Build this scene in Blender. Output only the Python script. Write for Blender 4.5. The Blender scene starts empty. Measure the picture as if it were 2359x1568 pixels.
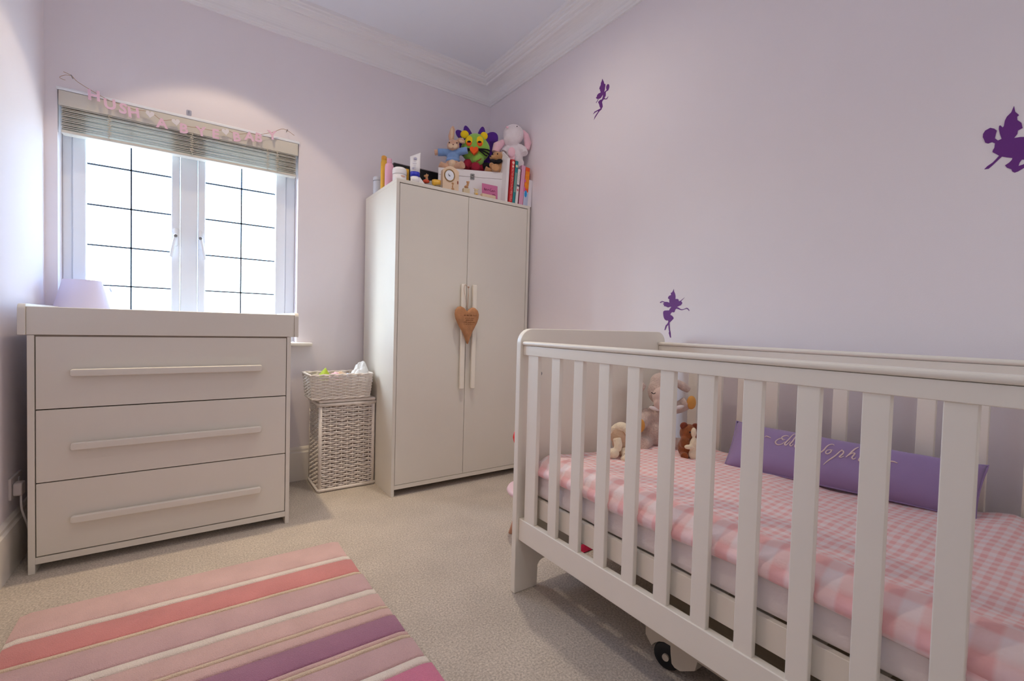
import bpy, bmesh, math, random
from mathutils import Vector, Matrix, Euler, noise
from mathutils.geometry import tessellate_polygon

random.seed(7)
SC = bpy.context.scene
COL = SC.collection
PI = math.pi
# ------------------------------------------------------------------ camera
YAW, PITCH, ROLL = -0.6090720, -0.02958528, 0.02640709
def cam_axes():
    cy, sy, cp, sp, cr, sr = math.cos(YAW), math.sin(YAW), math.cos(PITCH), math.sin(PITCH), math.cos(ROLL), math.sin(ROLL)
    f = Vector((-sy*cp, cy*cp, sp)); r0 = Vector((cy, sy, 0)); u0 = r0.cross(f)
    return cr*r0 + sr*u0, -sr*r0 + cr*u0, f
r_, u_, f_ = cam_axes()
cam_data = bpy.data.cameras.new('camera')
cam_data.sensor_width = 36.0
cam_data.sensor_fit = 'HORIZONTAL'
cam_data.lens = 36.0*1062.32/2359.0
cam_data.clip_start = 0.02
cam = bpy.data.objects.new('camera', cam_data)
cam.matrix_world = Matrix(((r_.x, u_.x, -f_.x, 0), (r_.y, u_.y, -f_.y, 0), (r_.z, u_.z, -f_.z, 1.0), (0, 0, 0, 1)))
COL.objects.link(cam)
SC.camera = cam
# ------------------------------------------------------------------ view and world
SC.view_settings.view_transform = 'Standard'
SC.view_settings.look = 'None'
SC.view_settings.exposure = 0.16
SC.view_settings.gamma = 1.0
SC.view_settings.use_curve_mapping = False
# clear-day sky with the sun off to the left of the window (no direct sun enters), pale ground below
SKY_STR, GROUND = 2.05, (2.0, 2.0, 1.9)
SUN_AZ, SUN_EL = -62.0, 38.0
wd = bpy.data.worlds.new('sky'); SC.world = wd; wd.use_nodes = True
nt = wd.node_tree; bg = nt.nodes['Background']
sky = nt.nodes.new('ShaderNodeTexSky'); sky.sky_type = 'NISHITA'; sky.sun_disc = False
sky.sun_elevation = math.radians(SUN_EL); sky.sun_rotation = math.radians(SUN_AZ); sky.dust_density = 2.0; sky.air_density = 1.0
tc = nt.nodes.new('ShaderNodeTexCoord'); sp = nt.nodes.new('ShaderNodeSeparateXYZ'); nt.links.new(tc.outputs['Generated'], sp.inputs[0])
mr = nt.nodes.new('ShaderNodeMapRange'); mr.inputs[1].default_value = -0.02; mr.inputs[2].default_value = 0.02; nt.links.new(sp.outputs[2], mr.inputs[0])
mx = nt.nodes.new('ShaderNodeMix'); mx.data_type = 'RGBA'; mx.inputs[6].default_value = (*GROUND, 1)
nt.links.new(mr.outputs[0], mx.inputs[0]); nt.links.new(sky.outputs[0], mx.inputs[7]); wb = nt.nodes.new('ShaderNodeMix'); wb.data_type = 'RGBA'; wb.blend_type = 'MULTIPLY'; wb.inputs[0].default_value = 1.0; wb.inputs[7].default_value = (0.73, 0.94, 1.14, 1)  # camera balanced for the warm lamps
nt.links.new(mx.outputs[2], wb.inputs[6]); nt.links.new(wb.outputs[2], bg.inputs[0])
bg.inputs[1].default_value = SKY_STR
SC.cycles.max_bounces = 12
SC.cycles.diffuse_bounces = 7
SC.cycles.transparent_max_bounces = 12
SC.cycles.sample_clamp_indirect = 12.0
SC.cycles.use_denoising = True
# room shell numbers (metres)
XL, XR, YF, YB, ZC = -0.578, 1.915, 3.12, -1.15, 2.86
# ------------------------------------------------------------------ lights
def area(name, loc, size, power, col, rot=(0, 0, 0), size_y=None):
    l = bpy.data.lights.new(name, 'AREA'); l.energy = power; l.color = col; l.size = size
    if size_y: l.shape = 'RECTANGLE'; l.size_y = size_y
    o = bpy.data.objects.new(name, l); o.location = loc; o.rotation_euler = rot
    COL.objects.link(o); return o
# unseen soft fill added behind the camera to brighten the doors and far walls
area('rear_fill_light', (1.20, YB+0.05, 1.50), 1.3, 5.5, (0.92, 0.98, 1.0), (PI/2, 0, 0), 1.3)
WIN_PORTAL = area('window_portal', (0.0, YF+0.17, 1.47), 1.06, 1.0, (1, 1, 1), (-PI/2, 0, 0), 1.2)
WIN_PORTAL.data.cycles.is_portal = True
# (x, y, beam power, beam angle, spill power, spill angle)
DOWNLIGHTS = [(0.14, 2.55, 90.0, 50, 14.0, 93), (0.05, 1.00, 26.0, 80, 7.0, 120), (1.15, 1.85, 46.0, 64, 15.0, 160)]
WARM = (1.0, 0.89, 0.74)

# ------------------------------------------------------------------ materials
def lin(c):
    c = c/255.0
    return c/12.92 if c <= 0.04045 else ((c+0.055)/1.055)**2.4
def rgb(r, g, b): return (lin(r), lin(g), lin(b), 1.0)
MATS = {}
def mat(name, col, rough=0.5, bump=0.0, scale=200.0, var=0.0, vscale=8.0, metal=0.0, spec=0.5, sheen=0.0, emit=None, trans=0.0, coat=0.0, detail=3.0, dist=0.002, sss=0.0):
    if name in MATS: return MATS[name]
    m = bpy.data.materials.new(name); m.use_nodes = True
    nt = m.node_tree; n = nt.nodes; L = nt.links
    b = n['Principled BSDF']
    b.inputs['Base Color'].default_value = col
    b.inputs['Roughness'].default_value = rough
    b.inputs['Metallic'].default_value = metal
    b.inputs['Specular IOR Level'].default_value = spec
    b.inputs['Sheen Weight'].default_value = sheen
    b.inputs['Coat Weight'].default_value = coat
    b.inputs['Transmission Weight'].default_value = trans
    if sss:
        b.inputs['Subsurface Weight'].default_value = sss; b.inputs['Subsurface Radius'].default_value = (0.02, 0.02, 0.02)
    if emit:
        b.inputs['Emission Color'].default_value = (*emit[0], 1); b.inputs['Emission Strength'].default_value = emit[1]
    tc = n.new('ShaderNodeTexCoord')
    if var > 0:
        nz = n.new('ShaderNodeTexNoise'); nz.inputs['Scale'].default_value = vscale; nz.inputs['Detail'].default_value = 4
        L.new(tc.outputs['Object'], nz.inputs['Vector'])
        mr = n.new('ShaderNodeMapRange'); mr.inputs[1].default_value = 0.3; mr.inputs[2].default_value = 0.7
        mr.inputs[3].default_value = 1-var; mr.inputs[4].default_value = 1+var
        L.new(nz.outputs['Fac'], mr.inputs[0])
        mx = n.new('ShaderNodeMix'); mx.data_type = 'RGBA'; mx.blend_type = 'MULTIPLY'; mx.inputs[0].default_value = 1
        mx.inputs[6].default_value = col
        L.new(mr.outputs[0], mx.inputs[7]); L.new(mx.outputs[2], b.inputs['Base Color'])
    if bump > 0:
        nb = n.new('ShaderNodeTexNoise'); nb.inputs['Scale'].default_value = scale; nb.inputs['Detail'].default_value = detail
        L.new(tc.outputs['Object'], nb.inputs['Vector'])
        bp = n.new('ShaderNodeBump'); bp.inputs['Strength'].default_value = bump; bp.inputs['Distance'].default_value = dist
        L.new(nb.outputs['Fac'], bp.inputs['Height']); L.new(bp.outputs[0], b.inputs['Normal'])
    MATS[name] = m
    return m

M_WALL = mat('wall_paint', rgb(238, 231, 235), 0.85, 0.12, 350, 0.012, 2, spec=0.2)
M_CEIL = mat('ceiling_paint', rgb(238, 240, 248), 0.9, 0.08, 300, spec=0.2)
M_PLASTER = mat('plaster_white', rgb(241, 239, 241), 0.75, spec=0.2)
M_TRIM = mat('trim_gloss', rgb(236, 230, 222), 0.35, 0.03, 40)
M_CREAM = mat('cream_furniture', rgb(225, 220, 210), 0.42, 0.05, 260, 0.01, 6, dist=0.0006)
M_CREAM_EDGE = mat('cream_furniture_inner', rgb(190, 172, 156), 0.6)
M_GAP = mat('shadow_gap', rgb(92, 74, 64), 0.9)  # dark filler colour standing in for shade between drawers and doors
M_CRIB = mat('cot_white', rgb(241, 235, 222), 0.38, 0.04, 220, 0.01, 6, dist=0.0006)
M_UPVC = mat('white_plastic', rgb(240, 243, 248), 0.3, coat=0.2)
M_BLIND = mat('blind_cream', rgb(214, 208, 196), 0.45, 0.04, 120)
M_CORD = mat('blind_cord', rgb(206, 196, 178), 0.8)
M_LEAD = mat('lead_strip', rgb(86, 92, 104), 0.6, metal=0.3)
M_STEEL = mat('brushed_steel', rgb(150, 150, 150), 0.35, metal=0.9)
M_BRASS = mat('brass', rgb(160, 128, 84), 0.35, metal=0.8)
M_WICKER = mat('white_wicker', rgb(236, 227, 220), 0.6, 0.4, 600, 0.05, 60)
M_BLACK = mat('black_plastic', rgb(14, 14, 18), 0.5)
M_WHITE = mat('white_card', rgb(236, 232, 234), 0.55)
M_WHITEPL = mat('white_bottle_plastic', rgb(240, 238, 240), 0.3)
M_PINKPL = mat('pink_bottle_plastic', rgb(232, 176, 200), 0.35)
M_YELPL = mat('yellow_plastic', rgb(240, 186, 60), 0.4)
M_BLUEBAND = mat('blue_band', rgb(40, 52, 190), 0.4)
M_REDLAB = mat('red_label', rgb(214, 38, 40), 0.5)
M_WOODCL = mat('pale_wood', rgb(226, 200, 172), 0.55, 0.1, 80, 0.05, 20)
M_HEART = mat('carved_wood', rgb(180, 126, 84), 0.6, 0.35, 60, 0.16, 30, dist=0.004)
M_HEARTD = mat('burnt_letters', rgb(128, 84, 50), 0.8)
M_STRING = mat('string', rgb(176, 140, 110), 0.9)
M_FAIRY = mat('purple_vinyl', rgb(110, 52, 134), 0.5, spec=0.3)
M_PINKCARD = mat('pink_felt_letter', rgb(234, 196, 214), 0.8)
M_HEARTW = mat('white_felt_heart', rgb(232, 226, 228), 0.8)
M_CARDPINK = mat('pink_note', rgb(206, 116, 160), 0.7)
M_INK = mat('ink', rgb(140, 60, 100), 0.8)
M_INKD = mat('dark_ink', rgb(60, 54, 66), 0.8)
M_PURPLE = mat('lilac_cotton', rgb(158, 136, 184), 0.85, 0.25, 900, 0.03, 10, sheen=0.3, dist=0.001)
M_CREAMTHREAD = mat('cream_thread', rgb(238, 218, 212), 0.7)
M_SHEET = mat('white_sheet', rgb(240, 230, 228), 0.85, 0.35, 30, 0.02, 8, sheen=0.2, dist=0.01)
M_FURW = mat('white_plush', rgb(240, 230, 234), 0.95, 0.8, 260, 0.04, 40, sheen=0.5, dist=0.004)
M_FURP = mat('pink_plush', rgb(242, 194, 208), 0.95, 0.6, 260, 0.05, 40, sheen=0.5, dist=0.003)
M_FURTAN = mat('tan_plush', rgb(214, 168, 138), 0.95, 0.8, 260, 0.10, 40, sheen=0.5, dist=0.004)
M_FURBELLY = mat('cream_plush', rgb(228, 198, 166), 0.95, 0.6, 260, 0.05, 40, sheen=0.5, dist=0.003)
M_BLUEKNIT = mat('blue_fabric', rgb(122, 156, 206), 0.9, 0.5, 320, 0.08, 30, sheen=0.3)
M_GREEN = mat('green_felt', rgb(140, 190, 76), 0.95, 0.4, 300, 0.05, 40, sheen=0.4)
M_PURPF = mat('purple_felt', rgb(82, 34, 140), 0.95, 0.4, 300, 0.08, 40, sheen=0.3)
M_YELF = mat('yellow_felt', rgb(240, 206, 30), 0.95, 0.3, 300)
M_ORF = mat('orange_felt', rgb(236, 92, 34), 0.95, 0.3, 300)
M_MAROON = mat('maroon_felt', rgb(150, 26, 52), 0.95, 0.4, 300, 0.06, 30)
M_BLACKF = mat('black_felt', rgb(20, 16, 24), 0.9, 0.3, 300)
M_BROWNF = mat('teddy_brown', rgb(196, 146, 100), 0.95, 0.8, 260, 0.12, 40, sheen=0.4, dist=0.004)
M_SHEEPF = mat('sheep_plush', rgb(214, 190, 178), 0.95, 1.0, 190, 0.09, 60, sheen=0.5, dist=0.006)
M_SHEEPFACE = mat('sheep_face', rgb(222, 196, 186), 0.95, 0.3, 260, sheen=0.4)
M_ORPAD = mat('ochre_suede', rgb(220, 160, 84), 0.9, 0.3, 200, 0.05, 30)
M_DOGBR = mat('russet_plush', rgb(140, 76, 34), 0.95, 0.8, 260, 0.2, 60, sheen=0.3, dist=0.004)
M_DOGW = mat('ivory_plush', rgb(240, 224, 196), 0.95, 0.8, 260, 0.05, 60, sheen=0.4, dist=0.004)
M_RED = mat('red_paint', rgb(226, 40, 36), 0.4)
M_SEATPINK = mat('seat_pink', rgb(232, 200, 206), 0.4)
M_LEGPEACH = mat('leg_peach', rgb(226, 170, 140), 0.45)
M_SHADE = mat('lampshade_fabric', rgb(240, 232, 238), 0.8, 0.1, 400)
def _shade():
    nt = M_SHADE.node_tree; n = nt.nodes; b = n['Principled BSDF']; o = [k for k in n if k.type == 'OUTPUT_MATERIAL'][0]
    t = n.new('ShaderNodeBsdfTranslucent'); t.inputs[0].default_value = rgb(232, 222, 234)
    mx = n.new('ShaderNodeMixShader'); mx.inputs[0].default_value = 0.4
    nt.links.new(b.outputs[0], mx.inputs[1]); nt.links.new(t.outputs[0], mx.inputs[2]); nt.links.new(mx.outputs[0], o.inputs[0])
_shade()
M_GREENLEAF = mat('lime_fabric', rgb(170, 192, 60), 0.8, 0.2, 200)
M_TISSUE = mat('white_tissue', rgb(238, 240, 242), 0.85, 0.2, 90)
M_BLUEPLASTIC = mat('pale_blue_lid', rgb(196, 206, 224), 0.4)
M_UNDER = mat('caster_housing', rgb(196, 186, 168), 0.5)
M_SOCKET = mat('socket_white', rgb(214, 206, 204), 0.4)

def glass_mat(name, tint=(1, 1, 1, 1), gloss=0.06):
    m = bpy.data.materials.new(name); m.use_nodes = True
    nt = m.node_tree; nt.nodes.clear()
    o = nt.nodes.new('ShaderNodeOutputMaterial'); mx = nt.nodes.new('ShaderNodeMixShader'); mx.inputs[0].default_value = gloss
    t = nt.nodes.new('ShaderNodeBsdfTransparent'); t.inputs[0].default_value = tint
    g = nt.nodes.new('ShaderNodeBsdfGlossy'); g.inputs['Roughness'].default_value = 0.03
    nt.links.new(t.outputs[0], mx.inputs[1]); nt.links.new(g.outputs[0], mx.inputs[2]); nt.links.new(mx.outputs[0], o.inputs[0])
    return m
M_GLASS = glass_mat('window_glass')
M_CLEAR = glass_mat('clear_plastic', (0.86, 0.88, 0.92, 1), 0.14)

def carpet_mat():
    m = mat('beige_carpet', rgb(196, 180, 160), 1.0, sheen=0.25, spec=0.1)
    nt = m.node_tree; n = nt.nodes; L = nt.links; b = n['Principled BSDF']
    tc = n.new('ShaderNodeTexCoord')
    a = n.new('ShaderNodeTexNoise'); a.inputs['Scale'].default_value = 150; a.inputs['Detail'].default_value = 4; a.inputs['Roughness'].default_value = 0.7
    c = n.new('ShaderNodeTexNoise'); c.inputs['Scale'].default_value = 5; c.inputs['Detail'].default_value = 5
    L.new(tc.outputs['Object'], a.inputs['Vector']); L.new(tc.outputs['Object'], c.inputs['Vector'])
    r1 = n.new('ShaderNodeValToRGB')
    r1.color_ramp.elements[0].position = 0.33; r1.color_ramp.elements[0].color = rgb(170, 157, 143)
    r1.color_ramp.elements[1].position = 0.66; r1.color_ramp.elements[1].color = rgb(232, 220, 206)
    L.new(a.outputs['Fac'], r1.inputs[0])
    mr = n.new('ShaderNodeMapRange'); mr.inputs[1].default_value = 0.35; mr.inputs[2].default_value = 0.65; mr.inputs[3].default_value = 0.93; mr.inputs[4].default_value = 1.04
    L.new(c.outputs['Fac'], mr.inputs[0])
    mx = n.new('ShaderNodeMix'); mx.data_type = 'RGBA'; mx.blend_type = 'MULTIPLY'; mx.inputs[0].default_value = 1
    L.new(r1.outputs[0], mx.inputs[6]); L.new(mr.outputs[0], mx.inputs[7]); L.new(mx.outputs[2], b.inputs['Base Color'])
    bp = n.new('ShaderNodeBump'); bp.inputs['Strength'].default_value = 0.9; bp.inputs['Distance'].default_value = 0.006
    L.new(a.outputs['Fac'], bp.inputs['Height']); L.new(bp.outputs[0], b.inputs['Normal'])
    return m
M_CARPET = carpet_mat()

def rug_mat(name, c):
    m = mat(name, c, 1.0, sheen=0.3, spec=0.1)
    nt = m.node_tree; n = nt.nodes; L = nt.links; b = n['Principled BSDF']
    tc = n.new('ShaderNodeTexCoord')
    a = n.new('ShaderNodeTexNoise'); a.inputs['Scale'].default_value = 330; a.inputs['Detail'].default_value = 3
    L.new(tc.outputs['Object'], a.inputs['Vector'])
    v = n.new('ShaderNodeTexNoise'); v.inputs['Scale'].default_value = 9; v.inputs['Detail'].default_value = 4
    L.new(tc.outputs['Object'], v.inputs['Vector'])
    ad = n.new('ShaderNodeMath'); ad.operation = 'ADD'; L.new(a.outputs['Fac'], ad.inputs[0]); L.new(v.outputs['Fac'], ad.inputs[1])
    mr = n.new('ShaderNodeMapRange'); mr.inputs[1].default_value = 0.6; mr.inputs[2].default_value = 1.35; mr.inputs[3].default_value = 0.84; mr.inputs[4].default_value = 1.08
    L.new(ad.outputs[0], mr.inputs[0])
    mx = n.new('ShaderNodeMix'); mx.data_type = 'RGBA'; mx.blend_type = 'MULTIPLY'; mx.inputs[0].default_value = 1; mx.inputs[6].default_value = c
    L.new(mr.outputs[0], mx.inputs[7]); L.new(mx.outputs[2], b.inputs['Base Color'])
    bp = n.new('ShaderNodeBump'); bp.inputs['Strength'].default_value = 0.8; bp.inputs['Distance'].default_value = 0.005
    L.new(a.outputs['Fac'], bp.inputs['Height']); L.new(bp.outputs[0], b.inputs['Normal'])
    return m

def gingham_mat():
    # UV in metres; u runs along the cot, v across (v > 1 marks the broad checked border)
    m = mat('pink_gingham', rgb(240, 190, 190), 0.9, sheen=0.2, spec=0.2)
    nt = m.node_tree; n = nt.nodes; L = nt.links; b = n['Principled BSDF']
    uv = n.new('ShaderNodeUVMap'); sp = n.new('ShaderNodeSeparateXYZ'); L.new(uv.outputs[0], sp.inputs[0])
    def stripes(out, period):
        d = n.new('ShaderNodeMath'); d.operation = 'DIVIDE'; L.new(out, d.inputs[0]); d.inputs[1].default_value = period
        f = n.new('ShaderNodeMath'); f.operation = 'FRACT'; L.new(d.outputs[0], f.inputs[0])
        # soft edged square wave
        s = n.new('ShaderNodeMath'); s.operation = 'PINGPONG'; L.new(f.outputs[0], s.inputs[0]); s.inputs[1].default_value = 0.5
        r = n.new('ShaderNodeMapRange'); r.inputs[1].default_value = 0.2; r.inputs[2].default_value = 0.3; L.new(s.outputs[0], r.inputs[0])
        return r.outputs[0]
    def check(period, pu=1.0):
        a = stripes(sp.outputs[0], period*pu); c = stripes(sp.outputs[1], period)
        s = n.new('ShaderNodeMath'); s.operation = 'ADD'; L.new(a, s.inputs[0]); L.new(c, s.inputs[1])
        h = n.new('ShaderNodeMath'); h.operation = 'MULTIPLY'; L.new(s.outputs[0], h.inputs[0]); h.inputs[1].default_value = 0.5
        return h.outputs[0]
    small = check(0.030, 0.78); big = check(0.062)
    gt = n.new('ShaderNodeMath'); gt.operation = 'GREATER_THAN'; L.new(sp.outputs[1], gt.inputs[0]); gt.inputs[1].default_value = 10.0
    mx = n.new('ShaderNodeMix'); L.new(gt.outputs[0], mx.inputs[0]); L.new(small, mx.inputs[2]); L.new(big, mx.inputs[3])
    cr = n.new('ShaderNodeValToRGB')
    cr.color_ramp.elements[0].color = rgb(240, 224, 226); cr.color_ramp.elements[1].color = rgb(236, 182, 182)
    e = cr.color_ramp.elements.new(0.5); e.color = rgb(240, 208, 208)
    L.new(mx.outputs[0], cr.inputs[0]); L.new(cr.outputs[0], b.inputs['Base Color'])
    nz = n.new('ShaderNodeTexNoise'); nz.inputs['Scale'].default_value = 26; nz.inputs['Detail'].default_value = 3
    tc = n.new('ShaderNodeTexCoord'); L.new(tc.outputs['Object'], nz.inputs['Vector'])
    bp = n.new('ShaderNodeBump'); bp.inputs['Strength'].default_value = 0.35; bp.inputs['Distance'].default_value = 0.012
    L.new(nz.outputs['Fac'], bp.inputs['Height']); L.new(bp.outputs[0], b.inputs['Normal'])
    return m
M_GINGHAM = gingham_mat()

# ------------------------------------------------------------------ object helpers
def obj(name, me, m, parent=None, loc=(0, 0, 0), rot=(0, 0, 0), bevel=0.0, smooth=False, seg=2, label=None, kind=None):
    o = bpy.data.objects.new(name, me); COL.objects.link(o)
    if m and len(me.materials) == 0: me.materials.append(m)
    o.location = loc; o.rotation_euler = rot
    if parent: o.parent = parent
    if bevel:
        b = o.modifiers.new('bevel', 'BEVEL'); b.width = bevel; b.segments = seg; b.limit_method = 'ANGLE'; b.angle_limit = 0.6
        smooth = True
    if smooth:
        for p in me.polygons: p.use_smooth = True
        if bevel:
            w = o.modifiers.new('wn', 'WEIGHTED_NORMAL'); w.keep_sharp = True
    if label: o['label'] = label
    if kind: o['kind'] = kind
    return o
def thing(name, label, cat, loc=(0, 0, 0), rot=(0, 0, 0), group=None):
    o = bpy.data.objects.new(name, None); o.empty_display_size = 0.05; COL.objects.link(o)
    o.location = loc; o.rotation_euler = rot; o['label'] = label; o['category'] = cat
    if group: o['group'] = group
    return o
def tag(o, label, cat, group=None):
    o['label'] = label; o['category'] = cat
    if group: o['group'] = group
    return o
def struct(name, me, m, bevel=0.0, parent=None, label=None, smooth=False):
    o = obj(name, me, m, parent, bevel=bevel, smooth=smooth, label=label)
    if parent is None: o['kind'] = 'structure'
    return o

class MB:
    def __init__(s): s.v = []; s.f = []
    def add(s, vs, fs):
        k = len(s.v); s.v += [tuple(v) for v in vs]; s.f += [tuple(i+k for i in f) for f in fs]; return s
    def box(s, x0, x1, y0, y1, z0, z1):
        return s.add([(x0, y0, z0), (x1, y0, z0), (x1, y1, z0), (x0, y1, z0), (x0, y0, z1), (x1, y0, z1), (x1, y1, z1), (x0, y1, z1)],
                     [(0, 3, 2, 1), (4, 5, 6, 7), (0, 1, 5, 4), (1, 2, 6, 5), (2, 3, 7, 6), (3, 0, 4, 7)])
    def prism(s, poly, axis, d0, d1):
        # poly: 2D points; axis 'x': (y,z), 'y': (x,z), 'z': (x,y)
        n = len(poly)
        def P(p, d): return (d, p[0], p[1]) if axis == 'x' else (p[0], d, p[1]) if axis == 'y' else (p[0], p[1], d)
        vs = [P(p, d0) for p in poly] + [P(p, d1) for p in poly]
        tris = tessellate_polygon([[Vector((p[0], p[1], 0)) for p in poly]])
        fs = [tuple(t) for t in tris] + [tuple(i+n for i in reversed(t)) for t in tris]
        fs += [(i, (i+1) % n, (i+1) % n+n, i+n) for i in range(n)]
        return s.add(vs, fs)
    def ngon(s, poly, axis, d0, d1):
        n = len(poly)
        def P(p, d): return (d, p[0], p[1]) if axis == 'x' else (p[0], d, p[1]) if axis == 'y' else (p[0], p[1], d)
        return s.add([P(p, d0) for p in poly] + [P(p, d1) for p in poly],
                     [tuple(range(n)), tuple(reversed(range(n, 2*n)))] + [(i, (i+1) % n, (i+1) % n+n, i+n) for i in range(n)])
    def tube(s, pts, r, n=8, caps=True, closed=False):
        pts = [Vector(p) for p in pts]; N = len(pts); vs = []; fs = []
        rr = r if isinstance(r, (list, tuple)) else [r]*N
        up = None
        for i, p in enumerate(pts):
            a = pts[i-1] if (i > 0 or closed) else p; b = pts[(i+1) % N] if (i < N-1 or closed) else p
            t = (b-a).normalized() if (b-a).length > 0 else Vector((0, 0, 1))
            if up is None:
                up = Vector((0, 0, 1)) if abs(t.z) < 0.9 else Vector((1, 0, 0))
            x = t.cross(up)
            if x.length < 1e-5: x = t.orthogonal()
            x.normalize(); y = x.cross(t).normalized(); up = y
            for k in range(n):
                an = 2*PI*k/n; vs.append(p + (x*math.cos(an)+y*math.sin(an))*rr[i])
        R = N if closed else N-1
        for i in range(R):
            for k in range(n):
                a = i*n+k; b = i*n+(k+1) % n; c = ((i+1) % N)*n+(k+1) % n; d = ((i+1) % N)*n+k
                fs.append((a, b, c, d))
        if caps and not closed:
            fs.append(tuple(reversed(range(n)))); fs.append(tuple(range((N-1)*n, N*n)))
        return s.add(vs, fs)
    def lathe(s, prof, c=(0, 0, 0), n=24, caps=True):
        # prof: list of (radius, z)
        vs = []; fs = []; N = len(prof)
        for (r, z) in prof:
            for k in range(n):
                a = 2*PI*k/n; vs.append((c[0]+r*math.cos(a), c[1]+r*math.sin(a), c[2]+z))
        for i in range(N-1):
            for k in range(n):
                fs.append((i*n+k, i*n+(k+1) % n, (i+1)*n+(k+1) % n, (i+1)*n+k))
        if caps:
            fs.append(tuple(reversed(range(n)))); fs.append(tuple(range((N-1)*n, N*n)))
        return s.add(vs, fs)
    def ell(s, c, r, rot=None, nu=18, nv=12):
        if isinstance(r, (int, float)): r = (r, r, r)
        R = Euler(rot).to_matrix() if rot else Matrix.Identity(3); c = Vector(c)
        vs = [c + R @ Vector((0, 0, -r[2]))]; fs = []
        for j in range(1, nv):
            ph = PI*j/nv - PI/2
            for k in range(nu):
                th = 2*PI*k/nu
                vs.append(c + R @ Vector((r[0]*math.cos(ph)*math.cos(th), r[1]*math.cos(ph)*math.sin(th), r[2]*math.sin(ph))))
        vs.append(c + R @ Vector((0, 0, r[2])))
        for k in range(nu):
            fs.append((0, 1+(k+1) % nu, 1+k)); e = 1+(nv-2)*nu; fs.append((len(vs)-1, e+k, e+(k+1) % nu))
        for j in range(nv-2):
            for k in range(nu):
                a = 1+j*nu+k; b = 1+j*nu+(k+1) % nu; fs.append((a, b, b+nu, a+nu))
        return s.add(vs, fs)
    def mesh(s, name='m'):
        me = bpy.data.meshes.new(name); me.from_pydata(s.v, [], s.f); me.update()
        bm = bmesh.new(); bm.from_mesh(me); bmesh.ops.recalc_face_normals(bm, faces=bm.faces); bm.to_mesh(me); bm.free()
        return me
def box(name, m, x0, x1, y0, y1, z0, z1, parent=None, bevel=0.0, **k):
    return obj(name, MB().box(x0, x1, y0, y1, z0, z1).mesh(name), m, parent, bevel=bevel, **k)
def sbox(name, m, x0, x1, y0, y1, z0, z1, parent=None, bevel=0.0, **k):
    return struct(name, MB().box(x0, x1, y0, y1, z0, z1).mesh(name), m, bevel, parent, **k)
def blobs(name, m, parent, shapes, voxel=0.003, smooth=4, **k):
    """one continuous soft body: overlapping rounded volumes fused by a remesh"""
    mb = MB()
    for sh in shapes:
        if sh[0] == 'e': mb.ell(sh[1], sh[2], sh[3] if len(sh) > 3 else None)
        else: mb.tube(sh[1], sh[2], 12)
    o = obj(name, mb.mesh(name), m, parent, smooth=True, **k)
    r = o.modifiers.new('fuse', 'REMESH'); r.mode = 'VOXEL'; r.voxel_size = voxel; r.use_smooth_shade = True
    s = o.modifiers.new('soft', 'SMOOTH'); s.factor = 0.6; s.iterations = smooth
    return o
def rounded_rect(x0, x1, z0, z1, r, n=6, corners=(1, 1, 1, 1)):
    # order: bl, br, tr, tl
    P = []
    for (cx, cz, a0, on, px, pz) in ((x0+r, z0+r, PI, corners[0], x0, z0), (x1-r, z0+r, 1.5*PI, corners[1], x1, z0), (x1-r, z1-r, 0, corners[2], x1, z1), (x0+r, z1-r, PI/2, corners[3], x0, z1)):
        if on: P += [(cx+r*math.cos(a0+i*PI/2/n), cz+r*math.sin(a0+i*PI/2/n)) for i in range(n+1)]
        else: P.append((px, pz))
    return P
def text_mesh(body, size, depth=0.0015, bold=0.0, align='CENTER'):
    cu = bpy.data.curves.new('t', 'FONT'); cu.body = body; cu.size = size; cu.extrude = depth/2; cu.offset = bold
    cu.align_x = align; cu.align_y = 'CENTER'; cu.resolution_u = 3
    t = bpy.data.objects.new('t', cu); COL.objects.link(t)
    bpy.context.view_layer.update()
    me = bpy.data.meshes.new_from_object(t.evaluated_get(bpy.context.evaluated_depsgraph_get()))
    bpy.data.objects.remove(t); bpy.data.curves.remove(cu)
    return me
def catmull(pts, n=6):
    P = [Vector(p) for p in pts]; out = []
    for i in range(len(P)-1):
        p0 = P[max(i-1, 0)]; p1 = P[i]; p2 = P[i+1]; p3 = P[min(i+2, len(P)-1)]
        for k in range(n):
            t = k/n
            out.append(0.5*((2*p1)+(-p0+p2)*t+(2*p0-5*p1+4*p2-p3)*t*t+(-p0+3*p1-3*p2+p3)*t**3))
    out.append(P[-1]); return out
def heart_poly(w, h, n=28, power=1.0):
    P = []
    for i in range(n):
        t = 2*PI*i/n
        x = 16*math.sin(t)**3; y = 13*math.cos(t)-5*math.cos(2*t)-2*math.cos(3*t)-math.cos(4*t)
        P.append((x/16*w/2, (y-12)/29*h))
    return P

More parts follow.
